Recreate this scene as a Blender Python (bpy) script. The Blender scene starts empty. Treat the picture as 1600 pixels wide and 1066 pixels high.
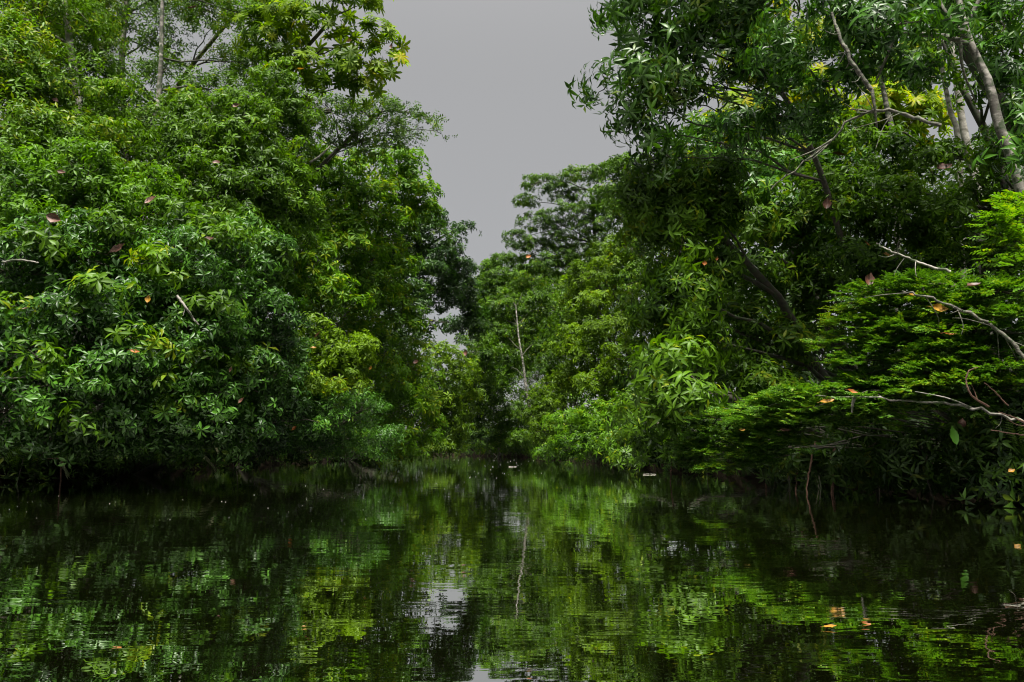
import bpy, math, random
import numpy as np
from mathutils import Vector, Matrix

rng = np.random.default_rng(7)
random.seed(7)
R = math.radians
C = bpy.context.scene.collection
scene = bpy.context.scene

# ------------------------------------------------------------------ camera
F = 1256.0                     # focal length in photograph pixels (1600 wide)
CAM_H = 0.8                    # low seat in a small boat
PITCH = math.atan(165.0 / F)
cam_d = bpy.data.cameras.new('camera'); cam = bpy.data.objects.new('camera', cam_d); C.objects.link(cam)
cam_d.sensor_width = 36; cam_d.lens = 36 * F / 1600; cam_d.clip_start = 0.05; cam_d.clip_end = 3000
cam.location = (0, 0, CAM_H); cam.rotation_euler = (math.pi / 2 + PITCH, 0, 0)
scene.camera = cam

# ------------------------------------------------------------------ sky and sun
SUN_EL, SUN_AZ = 70.0, 184.0   # elevation; azimuth the light comes from (0 = +Y, clockwise)
w = bpy.data.worlds.new('World'); scene.world = w; w.use_nodes = True
nt = w.node_tree; nt.nodes.clear()
out = nt.nodes.new('ShaderNodeOutputWorld'); bg = nt.nodes.new('ShaderNodeBackground')
sky = nt.nodes.new('ShaderNodeTexSky'); sky.sky_type = 'NISHITA'; sky.sun_disc = False
sky.sun_elevation = R(SUN_EL); sky.sun_rotation = R(SUN_AZ)
geo = nt.nodes.new('ShaderNodeTexCoord'); sep = nt.nodes.new('ShaderNodeSeparateXYZ')
ramp = nt.nodes.new('ShaderNodeMapRange')    # overcast sky: the zenith is brighter than the horizon
ramp.inputs['From Min'].default_value = 0.42; ramp.inputs['From Max'].default_value = 1.0
ramp.inputs['To Min'].default_value = 0.89; ramp.inputs['To Max'].default_value = 2.1; ramp.interpolation_type = 'SMOOTHSTEP'
grey = nt.nodes.new('ShaderNodeVectorMath'); grey.operation = 'SCALE'; grey.inputs[0].default_value = (1.0, 0.984, 0.962)
mix = nt.nodes.new('ShaderNodeMix'); mix.data_type = 'RGBA'; mix.inputs[0].default_value = 0.97
nt.links.new(geo.outputs['Generated'], sep.inputs[0]); nt.links.new(sep.outputs['Z'], ramp.inputs['Value'])
nt.links.new(ramp.outputs[0], grey.inputs['Scale'])
nt.links.new(sky.outputs[0], mix.inputs[6]); nt.links.new(grey.outputs[0], mix.inputs[7])
nt.links.new(mix.outputs[2], bg.inputs[0]); bg.inputs[1].default_value = 0.05
nt.links.new(bg.outputs[0], out.inputs[0])
sd = bpy.data.lights.new('sun', 'SUN'); sd.energy = 1.5; sd.angle = R(12); sd.color = (1.0, 0.96, 0.88)
so = bpy.data.objects.new('sun', sd); C.objects.link(so)
a, e = R(SUN_AZ), R(SUN_EL)
so.rotation_euler = Vector((math.sin(a) * math.cos(e), math.cos(a) * math.cos(e), math.sin(e))).to_track_quat('Z', 'Y').to_euler()
scene.view_settings.view_transform = 'Standard'; scene.view_settings.look = 'None'
scene.view_settings.gamma = 1; scene.view_settings.exposure = 3.15; scene.view_settings.use_curve_mapping = False
scene.cycles.use_denoising = True; scene.cycles.filter_width = 1.1
scene.cycles.sample_clamp_indirect = 0.2; scene.cycles.max_bounces = 8; scene.cycles.diffuse_bounces = 2; scene.cycles.glossy_bounces = 3
scene.cycles.transmission_bounces = 4; scene.cycles.caustics_reflective = False; scene.cycles.caustics_refractive = False

# ------------------------------------------------------------------ helpers
CP, SP = math.cos(PITCH), math.sin(PITCH)
def at(px, py, Y):
    """world point seen at photograph pixel px, py, at distance Y along the river"""
    xc, zc = (px - 800) / F, -(py - 533) / F
    dy, dz = CP - zc * SP, SP + zc * CP
    s = Y / dy
    return np.array([xc * s, Y, CAM_H + dz * s])
def project(P):
    d = P - np.array([0, 0, CAM_H])
    yc = d[:, 1] * CP + d[:, 2] * SP; zc = -d[:, 1] * SP + d[:, 2] * CP
    yc = np.maximum(yc, 0.01)
    return np.stack([800 + F * d[:, 0] / yc, 533 - F * zc / yc, yc], 1)

def link_mesh(name, V, T, mat, parent=None, tone=None, kind=None, smooth=False):
    me = bpy.data.meshes.new(name)
    V = np.ascontiguousarray(V, dtype=np.float32); T = np.ascontiguousarray(T, dtype=np.int32)
    me.vertices.add(len(V)); me.vertices.foreach_set('co', V.ravel())
    me.loops.add(T.size); me.loops.foreach_set('vertex_index', T.ravel())
    me.polygons.add(len(T))
    k = T.shape[1]
    me.polygons.foreach_set('loop_start', np.arange(0, T.size, k, dtype=np.int32))
    me.polygons.foreach_set('loop_total', np.full(len(T), k, dtype=np.int32))
    if smooth: me.polygons.foreach_set('use_smooth', np.ones(len(T), dtype=bool))
    if tone is not None:
        at_ = me.attributes.new('tone', 'FLOAT', 'POINT'); at_.data.foreach_set('value', np.ascontiguousarray(tone, dtype=np.float32))
    me.update(calc_edges=True)
    me.materials.append(mat)
    o = bpy.data.objects.new(name, me); C.objects.link(o)
    if parent is not None: o.parent = parent; o.matrix_parent_inverse = parent.matrix_basis.inverted()
    if kind: o['kind'] = kind
    return o
def empty(name, loc, label, cat, group=None):
    o = bpy.data.objects.new(name, None); C.objects.link(o); o.location = loc; o.empty_display_size = 0.3
    o['label'] = label; o['category'] = cat
    if group: o['group'] = group
    return o

def tube(path, radii, sides=8, wob=0.0):
    """ring mesh along a path; returns verts, quads"""
    P = np.asarray(path, float); n = len(P)
    radii = np.asarray(radii, float)
    t = np.gradient(P, axis=0); t /= np.linalg.norm(t, axis=1, keepdims=True) + 1e-9
    up = np.array([0, 0, 1.0]) if abs(t[0, 2]) < 0.9 else np.array([1.0, 0, 0])
    V = []
    a = np.cross(t[0], up); a /= np.linalg.norm(a)
    for i in range(n):
        a = a - t[i] * np.dot(a, t[i]); a /= np.linalg.norm(a) + 1e-9
        b = np.cross(t[i], a)
        th = np.linspace(0, 2 * np.pi, sides, endpoint=False)
        r = radii[i] * (1 + wob * rng.normal(size=sides))
        V.append(P[i] + (np.cos(th) * r)[:, None] * a + (np.sin(th) * r)[:, None] * b)
    V = np.concatenate(V)
    Q = []
    for i in range(n - 1):
        for j in range(sides):
            k = (j + 1) % sides
            Q.append((i * sides + j, i * sides + k, (i + 1) * sides + k, (i + 1) * sides + j))
    return V, np.array(Q)
def curve(p0, p1, n=7, sag=0.0, jit=0.0, mid=None):
    """bent path between two points; mid pulls it"""
    p0, p1 = np.asarray(p0, float), np.asarray(p1, float)
    L = np.linalg.norm(p1 - p0)
    m = (p0 + p1) / 2 + np.array([0, 0, -sag * L]) if mid is None else np.asarray(mid, float)
    s = np.linspace(0, 1, n)[:, None]
    P = (1 - s) ** 2 * p0 + 2 * s * (1 - s) * m + s ** 2 * p1
    if jit:
        J = rng.normal(size=P.shape) * jit * L / n; J[0] = 0; J[-1] = 0; P = P + J
    return P
def smooth_path(pts, n=16):
    P = np.asarray(pts, float)
    s = np.linspace(0, len(P) - 1, n); outp = []
    for u in s:
        i = min(int(u), len(P) - 2); f = u - i
        p0, p1, p2, p3 = P[max(i - 1, 0)], P[i], P[i + 1], P[min(i + 2, len(P) - 1)]
        outp.append(0.5 * ((2 * p1) + (-p0 + p2) * f + (2 * p0 - 5 * p1 + 4 * p2 - p3) * f * f + (-p0 + 3 * p1 - 3 * p2 + p3) * f ** 3))
    return np.array(outp)
def join(parts):
    Vs, Ts, o = [], [], 0
    for V, T in parts:
        Vs.append(V); Ts.append(np.asarray(T) + o); o += len(V)
    return np.concatenate(Vs), np.concatenate(Ts)

# ------------------------------------------------------------------ materials
def N(nt, t, **k):
    n = nt.nodes.new(t)
    for a_, v in k.items(): setattr(n, a_, v)
    return n
def leaf_mat(name, dark, light, trans=0.3, rough=0.38, tcol=None, spec=0.32):
    m = bpy.data.materials.new(name); m.use_nodes = True; nt = m.node_tree; nt.nodes.clear()
    o = N(nt, 'ShaderNodeOutputMaterial'); p = N(nt, 'ShaderNodeBsdfPrincipled'); tr = N(nt, 'ShaderNodeBsdfTranslucent')
    at_ = N(nt, 'ShaderNodeAttribute', attribute_name='tone')
    oi = N(nt, 'ShaderNodeObjectInfo')
    cr = N(nt, 'ShaderNodeValToRGB')
    cr.color_ramp.elements[0].position = 0.0; cr.color_ramp.elements[0].color = (*dark, 1)
    cr.color_ramp.elements[1].position = 0.86; cr.color_ramp.elements[1].color = (*light, 1)
    el = cr.color_ramp.elements.new(1.0); el.color = (light[0] * 1.9, light[1] * 1.15, light[2], 1)
    nt.links.new(at_.outputs['Fac'], cr.inputs[0])
    tc = N(nt, 'ShaderNodeTexCoord'); ns = N(nt, 'ShaderNodeTexNoise'); ns.inputs['Scale'].default_value = 14
    ns.inputs['Detail'].default_value = 3
    nt.links.new(tc.outputs['Object'], ns.inputs['Vector'])
    mr = N(nt, 'ShaderNodeMapRange'); mr.inputs['To Min'].default_value = 0.72; mr.inputs['To Max'].default_value = 1.28
    nt.links.new(ns.outputs[0], mr.inputs['Value'])
    vs = N(nt, 'ShaderNodeVectorMath', operation='SCALE')
    nt.links.new(cr.outputs[0], vs.inputs[0]); nt.links.new(mr.outputs[0], vs.inputs['Scale'])
    nt.links.new(vs.outputs[0], p.inputs['Base Color'])
    p.inputs['Roughness'].default_value = rough; p.inputs['Specular IOR Level'].default_value = spec
    rr = N(nt, 'ShaderNodeMapRange'); rr.inputs['To Min'].default_value = rough - 0.1; rr.inputs['To Max'].default_value = rough + 0.16
    nt.links.new(ns.outputs[0], rr.inputs['Value']); nt.links.new(rr.outputs[0], p.inputs['Roughness'])
    ty = N(nt, 'ShaderNodeVectorMath', operation='MULTIPLY'); ty.inputs[1].default_value = tcol or (1.7, 1.75, 0.5)
    nt.links.new(vs.outputs[0], ty.inputs[0]); nt.links.new(ty.outputs[0], tr.inputs['Color'])
    mx = N(nt, 'ShaderNodeMixShader'); mx.inputs[0].default_value = trans
    nt.links.new(p.outputs[0], mx.inputs[1]); nt.links.new(tr.outputs[0], mx.inputs[2]); nt.links.new(mx.outputs[0], o.inputs[0])
    return m
M = {}
M['glossy'] = leaf_mat('glossy_dark_leaf', (0.008, 0.028, 0.004), (0.062, 0.172, 0.012), 0.25, 0.38, spec=.24)
M['mid']    = leaf_mat('mid_green_leaf', (0.013, 0.038, 0.002), (0.088, 0.188, 0.006), 0.33, 0.42, spec=.17)
M['fresh']  = leaf_mat('fresh_green_leaf', (0.018, 0.055, 0.002), (0.102, 0.230, 0.006), 0.34, 0.42, spec=.17)
M['yellow'] = leaf_mat('yellow_green_leaf', (0.035, 0.075, 0.002), (0.130, 0.230, 0.005), 0.36, 0.45, spec=.15)
M['blue']   = leaf_mat('deep_green_leaf', (0.006, 0.024, 0.003), (0.046, 0.120, 0.008), 0.24, 0.38, spec=.25)
M['spray']  = leaf_mat('small_spray_leaf', (0.016, 0.055, 0.003), (0.082, 0.190, 0.012), 0.28, 0.45, spec=.2)
M['backlit'] = leaf_mat('thin_translucent_leaf', (0.04, 0.09, 0.003), (0.16, 0.25, 0.006), 0.5, 0.45, spec=.15)
M['olive']  = leaf_mat('olive_leaf', (0.018, 0.036, 0.003), (0.09, 0.13, 0.005), 0.30, 0.45, spec=.15)
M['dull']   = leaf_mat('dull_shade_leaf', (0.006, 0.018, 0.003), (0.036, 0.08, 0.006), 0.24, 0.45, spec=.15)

def flat_leaf_mat(name, col, col2, trans=0.2):
    m = bpy.data.materials.new(name); m.use_nodes = True; nt = m.node_tree; p = nt.nodes['Principled BSDF']
    tc = N(nt, 'ShaderNodeTexCoord'); ns = N(nt, 'ShaderNodeTexNoise'); ns.inputs['Scale'].default_value = 9; ns.inputs['Detail'].default_value = 6
    cr = N(nt, 'ShaderNodeValToRGB'); cr.color_ramp.elements[0].position = 0.35; cr.color_ramp.elements[1].position = 0.62
    cr.color_ramp.elements[0].color = (*col2, 1); cr.color_ramp.elements[1].color = (*col, 1)
    nt.links.new(tc.outputs['Object'], ns.inputs['Vector']); nt.links.new(ns.outputs[0], cr.inputs[0]); nt.links.new(cr.outputs[0], p.inputs['Base Color'])
    p.inputs['Roughness'].default_value = 0.55
    tr = N(nt, 'ShaderNodeBsdfTranslucent'); nt.links.new(cr.outputs[0], tr.inputs[0]); mx = N(nt, 'ShaderNodeMixShader'); mx.inputs[0].default_value = trans
    nt.links.new(p.outputs[0], mx.inputs[1]); nt.links.new(tr.outputs[0], mx.inputs[2]); nt.links.new(mx.outputs[0], nt.nodes['Material Output'].inputs[0])
    return m
M['leaf_gold'] = flat_leaf_mat('golden_leaf', (0.38, 0.20, 0.01), (0.20, 0.09, 0.006))
M['leaf_orange'] = flat_leaf_mat('orange_leaf', (0.40, 0.13, 0.01), (0.18, 0.05, 0.006))
M['leaf_brown'] = flat_leaf_mat('brown_dead_leaf', (0.13, 0.05, 0.028), (0.035, 0.014, 0.008), 0.1)
M['leaf_pink'] = flat_leaf_mat('pinkish_brown_leaf', (0.19, 0.09, 0.06), (0.05, 0.02, 0.013), 0.1)

def bark_mat(name, dark, light, lichen=0.4, scale=3.0):
    m = bpy.data.materials.new(name); m.use_nodes = True; nt = m.node_tree; p = nt.nodes['Principled BSDF']
    tc = N(nt, 'ShaderNodeTexCoord'); mp = N(nt, 'ShaderNodeMapping'); mp.inputs['Scale'].default_value = (1, 1, 2.2)
    n1 = N(nt, 'ShaderNodeTexNoise'); n1.inputs['Scale'].default_value = scale; n1.inputs['Detail'].default_value = 8; n1.inputs['Roughness'].default_value = 0.65
    n2 = N(nt, 'ShaderNodeTexNoise'); n2.inputs['Scale'].default_value = scale * 2.7; n2.inputs['Detail'].default_value = 4
    nt.links.new(tc.outputs['Object'], mp.inputs[0]); nt.links.new(mp.outputs[0], n1.inputs['Vector']); nt.links.new(tc.outputs['Object'], n2.inputs['Vector'])
    cr = N(nt, 'ShaderNodeValToRGB'); cr.color_ramp.elements[0].position = 0.40; cr.color_ramp.elements[1].position = 0.60
    cr.color_ramp.elements[0].color = (*dark, 1); cr.color_ramp.elements[1].color = (*light, 1)
    nt.links.new(n1.outputs[0], cr.inputs[0])
    c2 = N(nt, 'ShaderNodeValToRGB'); c2.color_ramp.elements[0].position = 1 - lichen - 0.04; c2.color_ramp.elements[1].position = 1 - lichen + 0.06
    nt.links.new(n2.outputs[0], c2.inputs[0])
    mx = N(nt, 'ShaderNodeMix', data_type='RGBA'); nt.links.new(c2.outputs[0], mx.inputs[0]); nt.links.new(cr.outputs[0], mx.inputs[6])
    mx.inputs[7].default_value = (0.035, 0.05, 0.02, 1)
    nt.links.new(mx.outputs[2], p.inputs['Base Color']); p.inputs['Roughness'].default_value = 0.85
    b = N(nt, 'ShaderNodeBump'); b.inputs['Strength'].default_value = 0.6; b.inputs['Distance'].default_value = 0.03
    nt.links.new(n1.outputs[0], b.inputs['Height']); nt.links.new(b.outputs[0], p.inputs['Normal'])
    return m
M['bark_pale'] = bark_mat('pale_lichen_bark', (0.05, 0.045, 0.035), (0.30, 0.28, 0.24), 0.46)
M['bark_white'] = bark_mat('whitish_bark', (0.14, 0.13, 0.10), (0.40, 0.38, 0.33), 0.40)
M['bark_dark'] = bark_mat('dark_mossy_bark', (0.018, 0.014, 0.010), (0.06, 0.05, 0.035), 0.48)
M['twig'] = bark_mat('brown_twig_bark', (0.02, 0.015, 0.01), (0.07, 0.055, 0.035), 0.45, 6)
M['bark_lichen'] = bark_mat('dark_bark_with_lichen', (0.012, 0.010, 0.007), (0.15, 0.14, 0.11), 0.46, 7)
M['root'] = bark_mat('reddish_hanging_root', (0.07, 0.035, 0.022), (0.20, 0.11, 0.075), 0.3, 5)

# water
m = bpy.data.materials.new('dark_river_water'); m.use_nodes = True; nt = m.node_tree; p = nt.nodes['Principled BSDF']
tc = N(nt, 'ShaderNodeTexCoord')
def noise(scale, sx, sy, det, dist=0.0):
    mp = N(nt, 'ShaderNodeMapping'); mp.inputs['Scale'].default_value = (sx, sy, 1)
    n = N(nt, 'ShaderNodeTexNoise'); n.inputs['Scale'].default_value = scale; n.inputs['Detail'].default_value = det; n.inputs['Distortion'].default_value = dist
    nt.links.new(tc.outputs['Object'], mp.inputs[0]); nt.links.new(mp.outputs[0], n.inputs['Vector']); return n
def bump(h, strength, dist, prev=None):
    b = N(nt, 'ShaderNodeBump'); b.inputs['Strength'].default_value = strength; b.inputs['Distance'].default_value = dist
    nt.links.new(h, b.inputs['Height'])
    if prev: nt.links.new(prev, b.inputs['Normal'])
    return b.outputs[0]
nA = noise(1.6, 0.6, 1.5, 3, 0.6); nB = noise(7.5, 0.6, 1.7, 1.5, 0.5); nC = noise(0.35, 1, 1, 2)
calm = N(nt, 'ShaderNodeMapRange'); calm.inputs['From Min'].default_value = 0.35; calm.inputs['From Max'].default_value = 0.65
calm.inputs['To Min'].default_value = 0.1; calm.inputs['To Max'].default_value = 1.0
nt.links.new(nC.outputs[0], calm.inputs['Value'])
mulB = N(nt, 'ShaderNodeMath', operation='MULTIPLY'); nt.links.new(nB.outputs[0], mulB.inputs[0]); nt.links.new(calm.outputs[0], mulB.inputs[1])
b1 = bump(nA.outputs[0], 1.0, 0.0024); b2 = bump(mulB.outputs[0], 1.0, 0.0004, b1)
# one spreading ring of ripples on the left
ring_c = at(96, 806, CAM_H / ((806 - 698) / F))
sub = N(nt, 'ShaderNodeVectorMath', operation='DISTANCE'); sub.inputs[1].default_value = (ring_c[0], ring_c[1], 0)
nt.links.new(tc.outputs['Object'], sub.inputs[0])
sn = N(nt, 'ShaderNodeMath', operation='SINE'); ml = N(nt, 'ShaderNodeMath', operation='MULTIPLY'); ml.inputs[1].default_value = 70
nt.links.new(sub.outputs['Value'], ml.inputs[0]); nt.links.new(ml.outputs[0], sn.inputs[0])
msk = N(nt, 'ShaderNodeMapRange', interpolation_type='SMOOTHSTEP'); msk.inputs['From Min'].default_value = 0.12; msk.inputs['From Max'].default_value = 0.33
msk.inputs['To Min'].default_value = 1; msk.inputs['To Max'].default_value = 0
ab = N(nt, 'ShaderNodeMath', operation='SUBTRACT'); ab.inputs[1].default_value = 0.2; ab2 = N(nt, 'ShaderNodeMath', operation='ABSOLUTE')
nt.links.new(sub.outputs['Value'], ab.inputs[0]); nt.links.new(ab.outputs[0], ab2.inputs[0]); 
msk.inputs['From Min'].default_value = 0.0; msk.inputs['From Max'].default_value = 0.10; nt.links.new(ab2.outputs[0], msk.inputs['Value'])
mr2 = N(nt, 'ShaderNodeMath', operation='MULTIPLY'); nt.links.new(sn.outputs[0], mr2.inputs[0]); nt.links.new(msk.outputs[0], mr2.inputs[1])
b3 = bump(mr2.outputs[0], 1.0, 0.0012, b2)
p.inputs['Base Color'].default_value = (0.0022, 0.003, 0.0008, 1); p.inputs['Roughness'].default_value = 0.0
p.inputs['IOR'].default_value = 3.8
nt.nodes.remove(p)
gl = N(nt, 'ShaderNodeBsdfGlossy'); gl.inputs['Roughness'].default_value = 0.0; gl.inputs['Color'].default_value = (1.0, 1.0, 0.97, 1)
df = N(nt, 'ShaderNodeBsdfDiffuse'); df.inputs['Color'].default_value = (0.0030, 0.0034, 0.0008, 1)
fr = N(nt, 'ShaderNodeFresnel'); fr.inputs['IOR'].default_value = 1.33
mf = N(nt, 'ShaderNodeMapRange'); mf.inputs['To Min'].default_value = 0.70; mf.inputs['To Max'].default_value = 1.0
mxw = N(nt, 'ShaderNodeMixShader')
for q in (gl, df, fr): nt.links.new(b3, q.inputs['Normal'])
nt.links.new(fr.outputs[0], mf.inputs['Value']); nt.links.new(mf.outputs[0], mxw.inputs[0])
nt.links.new(df.outputs[0], mxw.inputs[1]); nt.links.new(gl.outputs[0], mxw.inputs[2]); nt.links.new(mxw.outputs[0], nt.nodes['Material Output'].inputs[0])
M['water'] = m
# soil
m = bpy.data.materials.new('dark_leaf_litter_soil'); m.use_nodes = True; nt = m.node_tree; p = nt.nodes['Principled BSDF']
ns = N(nt, 'ShaderNodeTexNoise'); ns.inputs['Scale'].default_value = 5; ns.inputs['Detail'].default_value = 9
tc = N(nt, 'ShaderNodeTexCoord'); nt.links.new(tc.outputs['Object'], ns.inputs['Vector'])
cr = N(nt, 'ShaderNodeValToRGB'); cr.color_ramp.elements[0].position = 0.35; cr.color_ramp.elements[1].position = 0.7
cr.color_ramp.elements[0].color = (0.004, 0.003, 0.002, 1); cr.color_ramp.elements[1].color = (0.016, 0.012, 0.007, 1)
nt.links.new(ns.outputs[0], cr.inputs[0]); nt.links.new(cr.outputs[0], p.inputs['Base Color']); p.inputs['Roughness'].default_value = 1.0; p.inputs['Specular IOR Level'].default_value = 0.05
b = N(nt, 'ShaderNodeBump'); b.inputs['Distance'].default_value = 0.05; nt.links.new(ns.outputs[0], b.inputs['Height']); nt.links.new(b.outputs[0], p.inputs['Normal'])
M['soil'] = m
m = bpy.data.materials.new('pale_foam'); m.use_nodes = True; m.node_tree.nodes['Principled BSDF'].inputs['Base Color'].default_value = (0.35, 0.35, 0.32, 1)
M['foam'] = m

# ------------------------------------------------------------------ ground and water
LB = np.array([(-60, -12.5), (0, -11.8), (15, -11.5), (30, -11.2), (50, -9.6), (62, -10.5), (75, -15), (90, -27), (110, -60), (400, -600)])
RB = np.array([(-60, 11), (0, 8.2), (11, 7.0), (17, 6.6), (26, 5.4), (45, 3.4), (62, 1.0), (75, -5), (90, -15), (110, -48), (400, -588)])
def left_bank(y): return np.interp(y, LB[:, 0], LB[:, 1])
def right_bank(y): return np.interp(y, RB[:, 0], RB[:, 1])
def ground_z(x, y):
    wob = 0.5 * np.sin(y * 0.9) + 0.3 * np.sin(y * 2.3 + 1)
    d = np.maximum(left_bank(y) + wob * 0.6 - x, x - right_bank(y) + wob * 0.5)
    s = np.clip((d + 1.2) / 2.4, 0, 1); s = s * s * (3 - 2 * s)
    z = -1.3 + 1.85 * s + np.clip(d, 0, 60) * 0.03
    return z + 0.12 * np.sin(x * 1.3) * np.cos(y * 1.1) * s
xs = np.concatenate([[-1500, -600, -250, -120, -70], np.arange(-45, 45, 0.8), [50, 70, 120, 250, 600, 1500]])
ys = np.concatenate([[-400, -120, -40, -15], np.arange(-8, 100, 0.9), [110, 130, 170, 260, 500, 1000, 2000]])
X, Yg = np.meshgrid(xs, ys); Z = ground_z(X, Yg)
Vg = np.stack([X.ravel(), Yg.ravel(), Z.ravel()], 1); nx, ny = len(xs), len(ys)
ii, jj = np.meshgrid(np.arange(nx - 1), np.arange(ny - 1)); i0 = (jj * nx + ii).ravel()
Qg = np.stack([i0, i0 + 1, i0 + nx + 1, i0 + nx], 1)
g = link_mesh('ground', Vg, Qg, M['soil'], smooth=True); g['kind'] = 'structure'
wv = np.array([(-700, -400, 0), (700, -400, 0), (700, 700, 0), (-700, 700, 0)], float)
wo = link_mesh('water', wv, np.array([(0, 1, 2, 3)]), M['water']); wo['kind'] = 'structure'

# ------------------------------------------------------------------ leaves
def unit(v): return v / (np.linalg.norm(v, axis=-1, keepdims=True) + 1e-9)
def leaf_geo(shape):
    """unit leaf: grows along +Y from the origin, upper face +Z. returns verts, tris"""
    if shape == 'oval':
        V = np.array([(0, 0, 0), (-.17, .52, .08), (.17, .52, .08), (0, 1, -.14), (0, .5, -.015)])
        T = np.array([(0, 4, 1), (1, 4, 3), (0, 2, 4), (2, 3, 4)])
    elif shape == 'obovate':
        V = np.array([(0, 0, 0), (-.165, .62, .07), (.165, .62, .07), (0, 1, -.18), (0, .55, .0)])
        T = np.array([(0, 4, 1), (1, 4, 3), (0, 2, 4), (2, 3, 4)])
    elif shape == 'long':
        V = np.array([(0, 0, 0), (-.14, .42, .03), (.14, .42, .03), (0, 1, -.30), (0, .45, -.03)])
        T = np.array([(0, 4, 1), (1, 4, 3), (0, 2, 4), (2, 3, 4)])
    elif shape == 'simple':
        V = np.array([(0, 0, 0), (-.24, .5, .10), (.24, .5, .10), (0, 1, -.08)])
        T = np.array([(0, 3, 1), (0, 2, 3)])
    elif shape == 'lance':
        V = np.array([(0, 0, 0), (-.17, .55, .08), (.17, .55, .08), (0, 1, -.12)])
        T = np.array([(0, 3, 1), (0, 2, 3)])
    elif shape == 'blade':
        V = np.array([(0, 0, 0), (-.06, .4, .02), (.06, .4, .02), (0, 1, -.35)])
        T = np.array([(0, 3, 1), (0, 2, 3)])
    elif shape == 'palmate':
        V = [(0, 0, 0)]; T = []; n = 8
        for k in range(n):
            th = (k - (n - 1) / 2) * 0.70
            r = 1.0 - 0.10 * abs(k - (n - 1) / 2)
            for dth, rr, z in ((-.30, .42, .03), (-.13, .85, -.10), (0, 1.0, -.2), (.13, .85, -.10), (.30, .42, .03)):
                V.append((math.sin(th + dth) * rr * r, math.cos(th + dth) * rr * r, z * r))
            b0 = 1 + 5 * k
            T += [(0, b0 + 1, b0), (0, b0 + 3, b0 + 1), (b0 + 1, b0 + 3, b0 + 2), (0, b0 + 4, b0 + 3)]
        V = np.array(V); T = np.array(T)
    return V, T
def frames(org, dirs, nrm, length):
    """rotation+scale matrices, columns: side, dir, normal"""
    d = unit(dirs); s = unit(np.cross(d, nrm)); n = np.cross(s, d)
    Mx = np.stack([s, d, n], 2) * np.asarray(length)[:, None, None]
    return Mx, np.asarray(org)
def sprig(kind, r):
    """leaf frames in a sprig: twig grows along +Z. sprig spans about 1 unit"""
    O, D, Nn, L = [], [], [], []
    if kind == 'whorl':                       # leaves radiating from the tip
        n = r.integers(6, 9); ph = r.random() * 6.3
        for k in range(n):
            th = ph + k * 2.4; z = 0.15 * (k / n)
            el = r.uniform(-0.75, 0.30)
            O.append((0.02 * math.cos(th), 0.02 * math.sin(th), 0.1 + z)); D.append((math.cos(th) * math.cos(el), math.sin(th) * math.cos(el), math.sin(el)))
            Nn.append((-math.cos(th) * math.sin(el) + r.normal() * .15, -math.sin(th) * math.sin(el) + r.normal() * .15, math.cos(el))); L.append(r.uniform(.38, .52))
    elif kind == 'twig':                      # leaves alternate along a twig
        n = 8
        for k in range(n):
            th = k * 2.4 + r.normal() * .4; z = k / n * 0.8; el = r.uniform(0.0, 0.7)
            O.append((0, 0, z)); D.append((math.cos(th) * math.cos(el), math.sin(th) * math.cos(el), math.sin(el)))
            Nn.append((-math.cos(th) * math.sin(el) + r.normal() * .3, -math.sin(th) * math.sin(el) + r.normal() * .3, math.cos(el))); L.append(r.uniform(.28, .4))
    elif kind == 'spray':                     # flat two-ranked spray along +Z, face +X
        n = 12
        for k in range(n):
            sgn = 1 if k % 2 else -1; z = k / n * 0.9; l = .34 * (1 - .45 * k / n)
            O.append((r.normal() * .02, 0, z)); D.append((r.normal() * .15, sgn * 1.0, 0.75)); Nn.append((1, r.normal() * .2, r.normal() * .2)); L.append(l)
    elif kind == 'droop':                     # long leaves hanging
        n = 6; ph = r.random() * 6.3
        for k in range(n):
            th = ph + k * 1.05 + r.normal() * .2; el = r.uniform(-.2, .35)
            O.append((0, 0, k * .05)); D.append((math.cos(th) * math.cos(el), math.sin(th) * math.cos(el), math.sin(el)))
            Nn.append((-math.cos(th) * math.sin(el), -math.sin(th) * math.sin(el), math.cos(el))); L.append(r.uniform(.45, .62))
    elif kind == 'single':
        O.append((0, 0, 0.1)); D.append((0.25, 0.85, .2)); Nn.append((0, -.2, 1)); L.append(.5)
        O.append((0, 0, 0.25)); D.append((-.7, -.5, .1)); Nn.append((-.1, .1, 1)); L.append(.42)
    elif kind == 'tuft':                      # arching narrow blades
        n = 12
        for k in range(n):
            th = k * 2.4 + r.normal() * .3; el = r.uniform(.5, 1.3)
            O.append((0, 0, 0)); D.append((math.cos(th) * math.cos(el), math.sin(th) * math.cos(el), math.sin(el)))
            Nn.append((-math.cos(th) * math.sin(el), -math.sin(th) * math.sin(el), math.cos(el))); L.append(r.uniform(.6, 1.0))
    elif kind == 'frond':                     # feather: leaflets in two ranks along an arching rib
        n = 26
        for k in range(n):
            sgn = 1 if k % 2 else -1; z = 0.12 + k / n * 0.85; l = .30 * math.sin(0.35 + 2.5 * k / n)
            O.append((0.30 * z * z, 0, z)); D.append((.35, sgn * 1.0, 0.5)); Nn.append((1, 0, -.2)); L.append(l)
    return map(lambda a_: np.array(a_, float), (O, D, Nn, L))
LEAFSHAPE = {'whorl': 'obovate', 'twig': 'oval', 'spray': 'simple', 'droop': 'long', 'single': 'palmate', 'tuft': 'blade', 'frond': 'blade', 'small': 'simple'}
TEMPL = {}
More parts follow.
